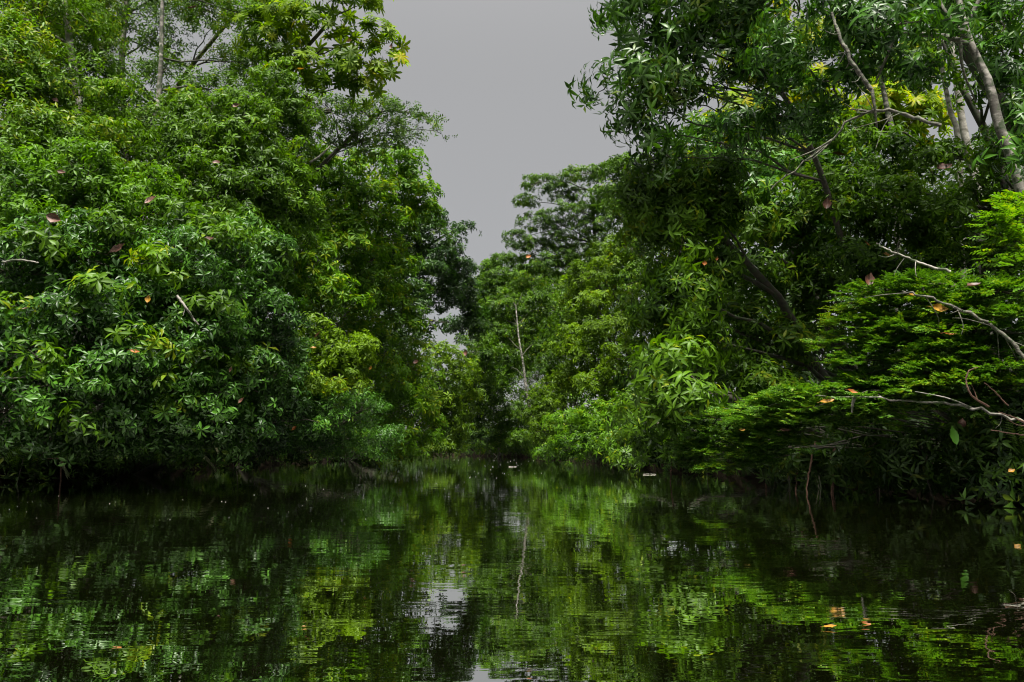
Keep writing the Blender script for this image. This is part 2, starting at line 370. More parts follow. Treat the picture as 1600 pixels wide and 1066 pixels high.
def templates(kind, shape):
    key = (kind, shape)
    if key not in TEMPL:
        r = np.random.default_rng(len(TEMPL) + 11); lst = []
        for v in range(7):
            O, D, Nn, L = sprig(kind, r)
            Mx, org = frames(O, D, Nn, L)
            lv, lt = leaf_geo(shape)
            if kind == 'frond': lv = lv * np.array([1.5, 1, 1])
            V = np.einsum('lij,vj->lvi', Mx, lv) + org[:, None, :]
            nl = len(L); T = (lt[None] + (np.arange(nl) * len(lv))[:, None, None]).reshape(-1, 3)
            tn = np.repeat(r.normal(size=nl) * .18, len(lv))
            lst.append((V.reshape(-1, 3), T, tn, Mx, org))
        TEMPL[key] = lst
    return TEMPL[key]
def noise3(P, s, seed=0):
    q = P * s + seed * 13.7
    return (np.sin(q[:, 0] * 1.7 + np.sin(q[:, 1] * 1.3) * 1.5) + np.sin(q[:, 1] * 1.9 + 2 + np.sin(q[:, 2] * 1.1) * 1.5) + np.sin(q[:, 2] * 2.3 + np.sin(q[:, 0] * 1.2 + 4) * 1.5)) / 3
def rot_from_axis(A, upref, r):
    """columns: x,y,z with z along A; x as near to upref as possible then spun by r (None keeps x up)"""
    z = unit(A); ref = upref - z * np.sum(upref * z, 1, keepdims=True)
    bad = np.linalg.norm(ref, axis=1) < 1e-3; ref[bad] = np.cross(z[bad], [1, 0, 0.1])
    x = unit(ref); y = np.cross(z, x)
    if r is not None:
        c, s = np.cos(r)[:, None], np.sin(r)[:, None]
        x, y = c * x + s * y, -s * x + c * y
    return np.stack([x, y, z], 2)
TOTAL = [0]
def build_leaves(name, kind, shape, P, A, S, mat, parent, tone, picks=0, labelpick=None):
    """P positions, A axes, S sizes of sprigs -> one joined mesh; the ones that show largest become leaf objects"""
    n = len(P)
    tl = templates(kind, shape)
    flat = kind in ('spray', 'frond')
    up = np.tile([0, 0, 1.0], (n, 1))
    Rm = rot_from_axis(A, up, rng.normal(size=n) * .35 if flat else rng.random(n) * 6.28)
    which = rng.integers(0, len(tl), n)
    chosen = np.zeros(n, bool)
    if picks:
        pr = project(P); inside = (pr[:, 0] > 5) & (pr[:, 0] < 1595) & (pr[:, 1] > 5) & (pr[:, 1] < 740)
        cell = (pr[:, 0] // 26).astype(int) * 1000 + (pr[:, 1] // 26).astype(int)
        best = {}
        for i in np.argsort(pr[:, 2]):
            if inside[i] and cell[i] not in best: best[cell[i]] = i
        cand = sorted(best.values(), key=lambda i: pr[i, 2] / S[i])
        per = len(tl[0][3]); cand = cand[:max(1, picks // per)]
        chosen[cand] = True
        hi = HI[shape]
        for i in cand:
            V, T, tn, Mx, org = tl[which[i]]
            for k in range(len(org)):
                m3 = (Rm[i] * S[i]) @ Mx[k]; o3 = P[i] + (Rm[i] * S[i]) @ org[k]
                ob = bpy.data.objects.new('leaf', hi[mat.name][rng.integers(0, 3)])
                mm = Matrix(((*m3[0], o3[0]), (*m3[1], o3[1]), (*m3[2], o3[2]), (0, 0, 0, 1)))
                C.objects.link(ob); ob.parent = parent; ob.matrix_parent_inverse = parent.matrix_basis.inverted(); ob.matrix_basis = mm
    Vs, Ts, Tn, o = [], [], [], 0
    for v in range(len(tl)):
        idx = np.where((which == v) & ~chosen)[0]
        if not len(idx): continue
        V, T, tn = tl[v][:3]
        W = np.einsum('nij,vj->nvi', Rm[idx] * S[idx][:, None, None], V) + P[idx][:, None]
        tt = T[None] + (np.arange(len(idx)) * len(V))[:, None, None] + o
        Vs.append(W.reshape(-1, 3)); Ts.append(tt.reshape(-1, 3)); Tn.append((tone[idx][:, None] + tn[None]).ravel()); o += W.shape[0] * W.shape[1]
    V = np.concatenate(Vs); T = np.concatenate(Ts); TOTAL[0] += len(T)
    V[:, 2] = np.maximum(V[:, 2], 0.012)
    return link_mesh(name, V, T, mat, parent, tone=np.clip(np.concatenate(Tn), 0, 1), kind='stuff')

# finer single leaves for those near enough to be picked out
HI = {}
def hi_leaf(shape, mat, i):
    wfun = {'obovate': lambda t: .165 * math.sin(math.pi * t ** 1.35) , 'oval': lambda t: .19 * math.sin(math.pi * t ** 1.0),
            'long': lambda t: .14 * math.sin(math.pi * t ** .85), 'simple': lambda t: .26 * math.sin(math.pi * t)}.get(shape, lambda t: .2 * math.sin(math.pi * t))
    dr = {'long': .32, 'obovate': .14, 'oval': .16}.get(shape, .08) * (0.7 + .35 * i)
    V, Q = [], []; n = 6
    for k in range(n + 1):
        t = k / n; wv_ = max(wfun(t), .004); z = -dr * t * t
        V += [(-wv_, t, z + wv_ * .35), (0, t, z), (wv_, t, z + wv_ * .35)]
    for k in range(n):
        b0 = k * 3
        Q += [(b0, b0 + 3, b0 + 4, b0 + 1)[::-1], (b0 + 1, b0 + 4, b0 + 5, b0 + 2)[::-1]]
    o = link_mesh('leaf', np.array(V), np.array(Q), mat, tone=np.full(len(V), [.45, .62, .8][i]), smooth=True)
    me = o.data; bpy.data.objects.remove(o); return me
for shp in ('obovate', 'oval', 'long', 'simple'):
    HI[shp] = {M[k].name: [hi_leaf(shp, M[k], i) for i in range(3)] for k in ('glossy', 'mid', 'fresh', 'yellow', 'blue', 'olive', 'dull', 'spray')}

# ------------------------------------------------------------------ trees
DENS = 2.9
ALLP = []
def tree(name, label, cat, lobes, leaf, size, mat, base, dens=1.0, flat=0.75, bark='bark_dark', trunk_r=0.16, trunk=None,
         picks=0, droop=0.0, seed=0, group=None, shape=None, branches=True, tone0=0.45, edge=1.0, trunk_top=None, trunk_vis=True, fill=0.22, bseg=6, limbs=(), limb_bark=None, limb_k=1.0):
    """lobes: (px, py, Y, rx_px, ry_px) boughs of the crown. base: (x, y) of the foot"""
    bz = float(ground_z(np.array(base[0]), np.array(base[1])))
    root = empty(name, (base[0], base[1], bz), label, cat, group)
    bpy.context.view_layer.update() if False else None
    root.matrix_basis = Matrix.Translation(root.location)
    shape = shape or LEAFSHAPE[leaf]
    cs, rs = [], []
    for (px, py, Y, rx, ry) in lobes:
        cs.append(at(px, py, Y)); rs.append((rx * Y / F, (rx + ry) / 2 * Y / F * 1.0, ry * Y / F))
    cs, rs = np.array(cs), np.array(rs)
    # trunk
    if trunk is None:
        top = cs[np.argmax(cs[:, 2])] * 0.6 + cs.mean(0) * 0.4 if trunk_top is None else np.array(trunk_top)
        bp = np.array([base[0], base[1], bz - .25])
        tp = curve(bp, top, 10, 0, .07, mid=[base[0] * .8 + top[0] * .2, base[1] * .7 + top[1] * .3, top[2] * .55])
    else:
        tp = smooth_path(trunk, 18)
    rad = np.linspace(trunk_r, trunk_r * .32, len(tp)); rad[0] *= 1.5; rad[1] *= 1.12
    if trunk_vis:
        V, Q = tube(tp, rad, 10, .04); link_mesh('trunk', V, Q, M[bark], root, smooth=True)
    for pts, r0 in limbs:
        V, Q = tube(smooth_path(pts, 14), np.linspace(r0, r0 * .3, 14), 8, .06)
        link_mesh('branch', V, Q, M[limb_bark or bark], root, smooth=True)
    PP, AA, SS, TT = [], [], [], []
    tw = []
    camdir = -unit(cs - np.array([0, 0, CAM_H]))
    for c, r, cd in zip(cs, rs, camdir):
        rm = (r[0] * r[1] * r[2]) ** (1 / 3)
        # limb from the trunk
        if branches:
            zz = np.abs(tp[:, 2] - (c[2] - rm * 1.2)); k = max(1, int(np.argmin(zz)))
            p0 = tp[min(k, len(tp) - 1)]
            L = np.linalg.norm(c - p0)
            bpth = curve(p0, c, bseg, 0, .12, mid=(p0 * .45 + c * .55) + np.array([0, 0, .12 * L]))
            V, Q = tube(bpth, np.linspace(min(rad[k] * .5, .02 + .010 * L) * limb_k, .008, len(bpth)), 6, .05)
            link_mesh('branch', V, Q, M['bark_dark'], root, smooth=True)
        area = 4 * math.pi * ((r[0] * r[1]) ** 1.6 + (r[0] * r[2]) ** 1.6 + (r[1] * r[2]) ** 1.6) ** (1 / 1.6) / 3 ** (1 / 1.6)
        n = max(14, int(DENS * dens * area / size ** 2 * 1.25))
        rc = max(size * 1.0, rm * .30)
        nc = max(6, int(area / rc ** 2 * .36))
        d = unit(rng.normal(size=(nc * 3, 3)) + cd * .45 + np.array([0, 0, .25]))[:nc]
        cc = c + d * r * rng.uniform(.62, 1.18, (nc, 1)) * edge; rcl = rng.uniform(.6, 1.25, nc); tcl = rng.normal(size=nc) * .10
        for q in cc[::2]:
            V, Q = tube(curve(c + (q - c) * .1, q, 4, -.06, .3), np.linspace(.016, .005, 4) * (1 + rm * .25), 3); tw.append((V, Q))
        ci = rng.integers(0, nc, n)
        nf = int(n * fill)
        off = np.clip(rng.normal(size=(n, 3)), -1.9, 1.9) * rc * np.array([.52, .52, .52 * flat * .6]) * rcl[ci][:, None]
        off[:, 2] -= .35 * (off[:, 0] ** 2 + off[:, 1] ** 2) / rc     # pads droop to their rims
        P = cc[ci] + off
        A = off / rc * np.array([.9, .9, .35]) + d[ci] * .55 + np.array([0, 0, .55 - droop]) + rng.normal(size=(n, 3)) * .28
        if leaf == 'spray': A = A * np.array([1, 1, .3]) + np.array([-.35, -.25, 0])
        P[:nf] = c + unit(rng.normal(size=(nf, 3))) * r * (rng.random((nf, 1)) ** .4) * .85
        PP.append(P); AA.append(A); SS.append(size * rng.uniform(.7, 1.25, n))
        TT.append(tone0 + .26 * noise3(P, 1.4, seed + 3) + rng.normal(size=n) * .10 + rng.normal() * .05 + tcl[ci])
    PP, AA, SS, TT = map(np.concatenate, (PP, AA, SS, TT))
    prj = project(PP); far_out = (prj[:, 0] < -140) | (prj[:, 0] > 1740) | (prj[:, 1] < -420)
    ok = (PP[:, 2] > 0.03) & (~far_out | (rng.random(len(PP)) < .35))
    PP, AA, SS, TT = PP[ok], AA[ok], SS[ok], TT[ok]
    ALLP.append(PP)
    if tw:
        V, Q = join(tw); link_mesh('twigs', V, Q, M['twig'], root, kind='stuff')
    build_leaves('crown', leaf, shape, PP, AA, SS, M[mat], root, TT, picks)
    return root

#TREES
# ---- left bank, near
tree('understory_tree', 'yellower leafy tree threading through the glossy near left thicket', 'tree',
     [(60, 380, 13.9, 40, 22), (180, 350, 14.8, 40, 22), (250, 410, 14.4, 34, 24), (10, 480, 13.6, 34, 24), (150, 455, 13.8, 34, 20), (60, 560, 13.1, 34, 16), (215, 530, 14, 34, 22), (340, 370, 15.4, 40, 24), (430, 400, 17, 36, 26), (330, 480, 14.9, 34, 22), (110, 660, 13.2, 34, 14), (260, 610, 14.6, 30, 18), (400, 560, 16.2, 30, 18), (320, 560, 14.8, 28, 14), (290, 340, 15.9, 36, 18)],
     'whorl', .43, 'mid', (-13, 19), 1.6, seed=81, tone0=.55, picks=120, fill=.05, flat=.5)
tree('broadleaf_tree', 'bright green bushy tree wrapped round the leftmost pale trunk high on the left', 'tree',
     [(20, 250, 17.2, 70, 40), (55, 195, 17.5, 40, 30), (175, 262, 17.6, 50, 28), (40, 140, 18, 60, 36), (190, 205, 18, 34, 22), (20, 60, 18.4, 50, 36), (160, 150, 18.4, 36, 22)],
     'whorl', .32, 'mid', (-15, 21), 1.2, picks=60, seed=70, tone0=.62, flat=.5)
tree('broadleaf_tree', 'mid green leafy tree beneath the open patch of sky, upper left', 'tree',
     [(300, 200, 18.5, 40, 22), (330, 170, 18.8, 55, 24), (400, 190, 19, 50, 34), (450, 260, 19.5, 45, 36), (290, 150, 19, 36, 14), (430, 130, 20, 40, 34), (370, 215, 18.4, 50, 30), (460, 180, 20.5, 40, 34)],
     'whorl', .34, 'mid', (-13.4, 24), 1.3, picks=60, seed=71, flat=.5, tone0=.5)
tree('broadleaf_tree', 'glossy dark green broadleaf tree overhanging the water at the near left bank', 'tree',
     [(20, 430, 14.5, 95, 70), (120, 400, 15, 90, 65), (30, 540, 14, 95, 60), (130, 510, 14.3, 90, 65), (215, 470, 15, 80, 65), (20, 640, 13.6, 80, 45), (110, 610, 13.8, 90, 55), (200, 590, 14.4, 80, 60), (70, 672, 14, 60, 26), (215, 655, 14.6, 70, 38), (150, 690, 15.5, 60, 20)],
     'whorl', .31, 'glossy', (-12.6, 17.5), 1.6, picks=260, seed=1, droop=.15)
tree('broadleaf_tree', 'dense glossy tree with whorled leaves above the pale drooping frond on the left', 'tree',
     [(300, 420, 15.5, 85, 70), (390, 400, 17, 75, 60), (290, 530, 15.3, 85, 65), (380, 500, 16.5, 80, 65), (300, 620, 15.2, 80, 55), (385, 600, 16.5, 75, 60), (350, 672, 16.4, 80, 36), (440, 560, 18, 55, 60), (430, 655, 18, 70, 50), (270, 680, 15.8, 60, 22)],
     'whorl', .30, 'glossy', (-12.6, 21), 1.5, picks=240, seed=2, droop=.15)
tree('broadleaf_tree', 'bright topped broadleaf tree with a pinkish dead leaf caught at its left edge', 'tree',
     [(30, 300, 16, 90, 65), (130, 290, 16.5, 85, 60), (60, 355, 15.4, 80, 45), (220, 330, 16.8, 85, 60), (180, 385, 15.8, 60, 40)],
     'whorl', .32, 'fresh', (-14.5, 19.5), 1.5, picks=150, seed=3)
tree('broadleaf_tree', 'leafy green tree whose crown tops the near left thicket below two pale stems', 'tree',
     [(320, 300, 18, 85, 60), (400, 290, 19, 70, 60), (300, 235, 19, 80, 50), (390, 230, 20, 70, 50), (440, 330, 19.5, 60, 60), (350, 355, 17.5, 70, 40)],
     'whorl', .32, 'mid', (-13.5, 22.5), 1.5, picks=120, seed=4)
tree('understory_tree', 'mid green tree with drooping fans of leaves at the upper left edge', 'tree',
     [(10, 100, 18, 75, 60), (20, 200, 17.5, 75, 55), (90, 140, 18.5, 60, 50), (90, 225, 18, 70, 45), (60, 30, 19, 90, 45), (160, 225, 19, 60, 40)],
     'twig', .42, 'mid', (-16, 19), 1.50, picks=60, seed=5, trunk_r=.14, tone0=.6)
tree('slender_tree', 'tall slender tree with the leftmost pale blotched trunk showing above the thicket', 'tree',
     [(110, 30, 20, 55, 32), (160, 40, 21, 45, 28), (150, 110, 20.5, 50, 28), (190, 160, 20, 50, 35), (60, -30, 20, 80, 30), (130, 195, 20, 60, 40), (40, 60, 21, 60, 50)],
     'twig', .36, 'mid', (-14.8, 19.3), 1.50, shape='lance', trunk=[(-13.4, 19.3, .3), at(140, 500, 19.2), at(128, 235, 19), at(120, 150, 19), at(108, 60, 19), at(98, -20, 19), at(95, -90, 19)], bark='bark_white', trunk_r=.15, seed=6)
tree('slender_tree', 'straight pale trunked tree rising between sky gaps at the upper left', 'tree',
     [(200, 20, 21.5, 38, 22), (245, 60, 21.5, 38, 22), (215, 120, 21.5, 30, 18), (180, 235, 20.5, 70, 40), (250, 235, 20.5, 60, 40), (120, 170, 22, 60, 40), (280, -15, 21.5, 70, 25), (240, 195, 20.5, 50, 30), (150, -40, 22, 70, 25)],
     'twig', .34, 'mid', (-13.9, 22), 1.30, shape='lance', trunk=[(-13.7, 22, .3), at(185, 400, 21.5), at(190, 100, 21.5), at(195, 40, 21.5), at(199, -30, 21.5), at(200, -80, 21.5)], bark='bark_white', trunk_r=.11, seed=7, fill=.1)
tree('slender_tree', 'pale tree with a kinked dark streaked stem beneath an open leafy crown, upper left', 'tree',
     [(265, 110, 21, 30, 18), (290, 140, 21, 42, 22), (350, 140, 21.5, 50, 18), (400, 170, 21.5, 55, 32), (340, 185, 21, 60, 30), (310, 220, 21, 60, 40), (420, 215, 22, 60, 40), (400, 110, 23, 45, 36), (330, 15, 22, 60, 16), (385, 30, 22, 35, 22)],
     'twig', .34, 'mid', (-13.2, 21), 1.35, shape='lance', trunk=[(-12.6, 21, .3), at(262, 420, 20.4), at(240, 210, 20), at(246, 170, 20), at(251, 110, 20), at(253, 20, 20), at(256, -60, 20)], bark='bark_pale', trunk_r=.11, seed=8, fill=.1)
tree('large_leaved_tree', 'tree with big lobed leaves and yellow blotches silhouetted high against the sky, left', 'tree',
     [(430, 50, 22, 50, 45), (490, 40, 22, 50, 40), (540, 75, 22, 50, 35), (582, 65, 22, 30, 22), (480, 110, 22, 50, 30), (560, 122, 22, 45, 18), (595, 105, 22, 18, 20), (520, 0, 22, 50, 18), (570, 6, 22, 18, 8), (440, 130, 22, 40, 30)],
     'single', .62, 'backlit', (-12.8, 25), .75, seed=9, tone0=.35, fill=.1, bark='bark_dark')
tree('fine_leaved_tree', 'dark fine leaved tree reaching a lacy branch out over the river against the sky', 'tree',
     [(450, 190, 24, 55, 30), (520, 175, 24, 55, 28), (580, 185, 24, 50, 24), (630, 175, 24, 28, 12), (668, 183, 24, 24, 10), (682, 205, 24, 13, 7), (620, 212, 24, 40, 18), (560, 225, 24, 60, 28), (600, 165, 24, 26, 8)],
     'twig', .27, 'mid', (-12.2, 26), .75, seed=10, shape='simple', fill=.1, tone0=.5)
tree('fine_leaved_tree', 'mid green tree on the left bank stepping down towards the gap of sky', 'tree',
     [(470, 265, 25, 60, 40), (540, 275, 26, 60, 40), (600, 255, 27, 50, 30), (625, 290, 27, 42, 28), (655, 290, 28, 25, 16), (570, 320, 26, 60, 35), (640, 330, 28, 36, 22), (500, 340, 25, 50, 40), (672, 318, 28, 20, 12)],
     'whorl', .46, 'fresh', (-12, 29), 1.15, seed=11, tone0=.7, shape='lance', fill=.12)
tree('spreading_tree', 'deep green spreading tree leaning out at the foot of the sky gap, left bank', 'tree',
     [(680, 338, 33, 26, 16), (722, 356, 33, 18, 8), (655, 360, 32, 34, 26), (692, 386, 33, 30, 22), (670, 410, 32, 36, 28), (715, 420, 34, 25, 22), (735, 455, 35, 20, 22), (690, 460, 34, 36, 30), (742, 500, 36, 22, 30), (715, 505, 36, 26, 18), (640, 460, 31, 36, 30)],
     'whorl', .42, 'blue', (-11.4, 36), 1.54, seed=12, shape='lance')
tree('broadleaf_tree', 'sunlit green tree filling the middle of the left bank wall of leaves', 'tree',
     [(470, 400, 22, 60, 50), (540, 380, 24, 60, 45), (600, 380, 27, 50, 45), (500, 470, 22, 55, 45), (570, 450, 25, 55, 45), (620, 430, 28, 36, 36), (625, 500, 28, 40, 36), (570, 520, 26, 40, 30)],
     'whorl', .43, 'fresh', (-11.8, 27.5), 1.15, seed=13, tone0=.7, shape='lance')
tree('shrub', 'yellow green rounded shrub with a few golden leaves on the left bank', 'shrub',
     [(500, 535, 19.5, 50, 34), (545, 550, 19.5, 40, 30), (530, 590, 19.5, 50, 34), (480, 590, 19, 40, 34)],
     'whorl', .30, 'yellow', (-11.6, 22), 1.72, picks=90, seed=14, tone0=.5)
tree('shrub', 'low dark green bush hanging to the waterline below the yellow green shrub', 'shrub',
     [(490, 650, 19.5, 55, 36), (550, 650, 21, 50, 40), (530, 693, 21.5, 50, 20), (470, 692, 20, 45, 22), (590, 690, 24, 40, 22)],
     'twig', .28, 'glossy', (-11.4, 24), 1.54, seed=15)
tree('riverside_tree', 'bushy olive green tree spilling down to the water at the left bend', 'tree',
     [(600, 590, 27, 40, 40), (640, 570, 29, 36, 36), (620, 640, 28, 44, 36), (650, 690, 30, 40, 20), (600, 680, 27, 40, 26), (665, 630, 31, 30, 36), (630, 708, 29, 30, 9)],
     'whorl', .44, 'fresh', (-11.2, 32), 1.1, seed=16, tone0=.7)
tree('riverside_tree', 'bright yellow green tree below the small white gap at the far left bank', 'tree',
     [(690, 565, 42, 32, 24), (725, 580, 44, 24, 26), (690, 610, 42, 34, 26), (725, 630, 45, 24, 26), (695, 660, 43, 34, 26), (680, 697, 42, 28, 12), (712, 690, 46, 22, 12)],
     'whorl', .52, 'yellow', (-9.9, 48), 1.2, seed=17, shape='lance', tone0=.42)
tree('far_tree', 'shaded deep green tree standing just left of the river\'s end', 'tree',
     [(745, 545, 54, 26, 30), (768, 560, 56, 24, 32), (750, 600, 56, 24, 30), (745, 640, 58, 24, 24), (775, 610, 58, 24, 30), (740, 675, 64, 22, 16)],
     'whorl', .6, 'mid', (-4, 78), 1.2, seed=18, shape='lance', tone0=.35)
# ---- far end and right bank, far
tree('far_tree', 'dark bush leaning over the water at the very end of the river', 'tree',
     [(780, 650, 60, 30, 24), (810, 650, 60, 26, 26), (790, 690, 60, 34, 14), (752, 695, 66, 24, 9), (815, 685, 58, 22, 14)],
     'droop', .40, 'mid', (-1, 66), 1.3, seed=19)
tree('far_tree', 'far tree with a slim pale trunk visible above the end of the water', 'tree',
     [(770, 440, 62, 30, 24), (800, 430, 62, 30, 20), (790, 480, 60, 36, 26), (840, 480, 60, 34, 30), (830, 440, 62, 30, 26), (780, 520, 60, 34, 20), (850, 530, 60, 30, 26), (755, 470, 64, 20, 24), (752, 500, 66, 20, 22), (765, 415, 64, 20, 8), (860, 575, 58, 26, 26), (790, 570, 60, 20, 24)],
     'whorl', .55, 'mid', (1.6, 62), 1.35, trunk=[(2.2, 60, .3), at(832, 660, 58.5), at(822, 605, 58), at(817, 565, 58), at(811, 530, 58), at(806, 480, 59)], bark='bark_pale', trunk_r=.14, seed=20, shape='lance')
tree('umbrella_tree', 'tall layered tree with flat tiers of leaves edging the sky on the right bank', 'tree',
     [(848, 284, 48, 36, 9), (820, 312, 48, 24, 8), (880, 300, 48, 34, 11), (920, 272, 47, 40, 12), (960, 262, 46, 30, 14), (905, 330, 47, 44, 16), (850, 345, 48, 40, 14), (805, 368, 48, 22, 8), (830, 385, 48, 34, 13), (870, 375, 48, 34, 14), (900, 400, 48, 34, 20), (925, 365, 47, 34, 18), (945, 310, 46, 34, 20), (800, 408, 50, 34, 12), (850, 415, 48, 36, 16), (820, 440, 52, 30, 14)],
     'whorl', .36, 'mid', (5.8, 50), 1.1, flat=.5, seed=21, tone0=.5, shape='lance', fill=.1, trunk_r=.22)
tree('riverside_tree', 'bright yellow green crowned tree beside the layered tree on the right bank', 'tree',
     [(950, 395, 38, 36, 24), (985, 385, 36, 30, 30), (930, 430, 37, 40, 26), (975, 430, 36, 36, 26), (930, 480, 36, 40, 20), (985, 480, 34, 30, 26), (900, 455, 38, 26, 24)],
     'whorl', .46, 'yellow', (6.5, 40), 1.3, seed=22, shape='lance', tone0=.42)
tree('riverside_tree', 'tree with a bright yellow green shelf of leaves halfway up the right bank', 'tree',
     [(920, 522, 34, 44, 17), (965, 508, 33, 40, 17), (890, 545, 35, 30, 20), (930, 560, 34, 40, 26), (980, 560, 31, 36, 30), (885, 590, 36, 28, 26), (950, 600, 32, 44, 26)],
     'whorl', .42, 'yellow', (5.8, 36), 1.3, seed=23, shape='lance', tone0=.38)
tree('shrub', 'small olive yellow bush draped over the bank at the river\'s end, right', 'shrub',
     [(845, 622, 42, 28, 16), (865, 640, 41, 26, 20), (838, 650, 42, 20, 22), (850, 675, 41, 22, 18), (880, 610, 41, 22, 18)],
     'whorl', .40, 'yellow', (4.6, 44), 1.2, seed=24, shape='lance', tone0=.3)
tree('shrub', 'fresh green bush with arching sprays low on the right bank', 'shrub',
     [(890, 660, 33, 34, 26), (930, 650, 31, 36, 26), (905, 695, 31, 40, 18), (960, 685, 28, 40, 24), (865, 703, 34, 30, 12), (985, 640, 28, 32, 30)],
     'droop', .36, 'fresh', (5.6, 32), 1.49, seed=25)
# ---- right bank, near
tree('overhanging_tree', 'dark long leaved tree hanging over the river from the top, right of the sky', 'tree',
     [(960, 20, 15, 36, 20), (1010, 20, 15, 55, 34), (1080, 30, 15, 60, 50), (1150, 40, 15, 60, 55), (990, 75, 15, 36, 24), (1050, 95, 15, 55, 40), (950, 132, 15, 32, 22), (1000, 140, 15, 48, 32), (1060, 160, 15, 50, 36), (985, 185, 15, 34, 26), (1030, 210, 15, 40, 30), (1110, 120, 15, 44, 36), (1130, -20, 15, 80, 30), (1180, 110, 15, 40, 40), (1045, 245, 15, 30, 22)],
     'droop', .42, 'blue', (8.6, 17), 1.3, seed=30, droop=.75, picks=200, tone0=.5, fill=.15, trunk=[(8.6, 17, .2), at(1330, 420, 16.6), at(1275, 250, 16), at(1210, 130, 15.4), at(1120, 70, 15), at(1020, 50, 15)], trunk_r=.075)
tree('vine_draped_tree', 'tree smothered in dark hanging vines forming a leafy column right of centre', 'tree',
     [(1000, 300, 16.5, 45, 34), (1050, 290, 16, 50, 34), (1110, 280, 16, 50, 36), (1010, 350, 16.5, 34, 30), (1060, 350, 16, 44, 40), (1055, 410, 15.6, 42, 40), (1075, 470, 15.5, 44, 45), (1120, 340, 16, 50, 45), (1040, 500, 16, 36, 36), (1090, 530, 15.6, 44, 36), (1125, 420, 16.5, 40, 45)],
     'droop', .36, 'mid', (7.6, 17.8), 2.64, seed=31, droop=.6, picks=150, tone0=.5)
tree('broadleaf_shrub', 'large leaved light green shrub with drooping leaves at the foot of the vine column', 'shrub',
     [(1030, 560, 14.5, 30, 22), (1075, 565, 14.3, 36, 26), (1030, 610, 14.4, 30, 24), (1085, 620, 14.2, 36, 28), (1050, 655, 14.6, 30, 24), (1000, 655, 16, 22, 20)],
     'droop', .42, 'mid', (7.2, 16.6), 1.60, seed=32, droop=.3, picks=200, tone0=.55)
tree('waterside_shrub', 'dark tangled bush with hanging blades at the waterline right of centre', 'shrub',
     [(1010, 690, 19, 36, 24), (1050, 700, 17, 40, 24), (1000, 640, 20, 32, 40), (1090, 690, 16, 36, 26), (975, 712, 23, 30, 10)],
     'droop', .34, 'mid', (6.9, 20), 1.76, seed=33, droop=.4, tone0=.35)
tree('understory_tree', 'shaded green tree behind the vine column on the right bank', 'tree',
     [(1190, 340, 18, 50, 45), (1250, 370, 18, 50, 45), (1190, 430, 18, 50, 45), (1250, 460, 18, 50, 40), (1170, 510, 17, 50, 40), (1230, 540, 17, 55, 40), (1150, 570, 16.5, 45, 36), (1190, 610, 16, 50, 30), (1280, 420, 18, 50, 40)],
     'droop', .40, 'mid', (9.4, 20), 1.4, seed=34, tone0=.5)
tree('understory_tree', 'shaded small leaved tree behind the layered sprays, right bank', 'tree',
     [(1330, 330, 17, 60, 45), (1410, 360, 17, 60, 45), (1490, 340, 17, 60, 45), (1330, 410, 16, 60, 36), (1420, 420, 15.5, 60, 30), (1510, 410, 15.5, 60, 35), (1570, 370, 16, 50, 50), (1600, 300, 17, 60, 50), (1600, 440, 15, 50, 40)],
     'whorl', .38, 'mid', (10.4, 18), 1.4, seed=35, tone0=.5, shape='lance', fill=.1)
tree('leaning_tree', 'near tree with a blotched leaning trunk and forked limbs at the upper right', 'tree',
     [(1250, 20, 12, 60, 45), (1330, 50, 12, 60, 40), (1300, 130, 12.5, 60, 40), (1390, 20, 12, 60, 40), (1220, 90, 13, 55, 40), (1470, 0, 12, 50, 30), (1560, 30, 12, 50, 45), (1580, 110, 12, 40, 50), (1240, 180, 13, 50, 36), (1370, 95, 12.5, 45, 22), (1588, 235, 10.7, 24, 20), (1400, 40, 11.2, 50, 18), (1500, 30, 10.9, 30, 18), (1440, 110, 12.5, 40, 28), (1170, 200, 14, 44, 30), (1590, 200, 12, 36, 50)],
     'droop', .34, 'glossy', (9.8, 12), 1.35, trunk=[(8.9, 11.9, .3), at(1640, 460, 11.2), at(1590, 270, 11.2), at(1562, 200, 11.2), at(1545, 130, 11.2), at(1515, 65, 11.2), at(1498, 0, 11.2), at(1490, -60, 11.2)], bark='bark_pale', trunk_r=.10, branches=False, seed=36, picks=130, droop=.3, tone0=.42, fill=.08, bseg=9, limb_k=.35, limb_bark='bark_lichen',
     limbs=[([at(1518, 70, 11.2), at(1470, 56, 11.3), at(1400, 50, 11.5), at(1330, 34, 11.8), at(1280, 12, 12)], .045),
            ([at(1512, 60, 11.2), at(1478, 20, 11.3), at(1455, -30, 11.5)], .04), ([at(1505, 50, 11.2), at(1530, 0, 11.2), at(1560, -50, 11.2)], .045),
            ([at(1352, 130, 12), at(1330, 90, 11.9), at(1310, 60, 11.9), at(1300, 20, 12)], .03), ([at(1400, 50, 11.5), at(1385, 90, 11.6), at(1368, 130, 11.8)], .035),
            ([at(1500, 60, 11.2), at(1505, 110, 11.3), at(1525, 160, 11.4)], .03)])
tree('large_leaved_tree', 'backlit yellow green large leaved tree in the gap behind the dark hanging crown, right', 'tree',
     [(1150, 180, 24, 45, 34), (1200, 90, 24, 45, 40), (1190, 230, 24, 50, 34), (1250, 250, 24, 40, 34), (1120, 215, 24, 30, 24), (1270, 150, 24, 44, 34), (1370, 170, 23, 44, 34), (1400, 100, 24, 44, 34), (1330, 220, 24, 50, 34), (1160, 10, 25, 60, 34), (1440, 190, 24, 34, 34), (1300, 60, 25, 50, 30)],
     'single', .8, 'backlit', (9.6, 26), 1.95, seed=37, tone0=.6, fill=.1)
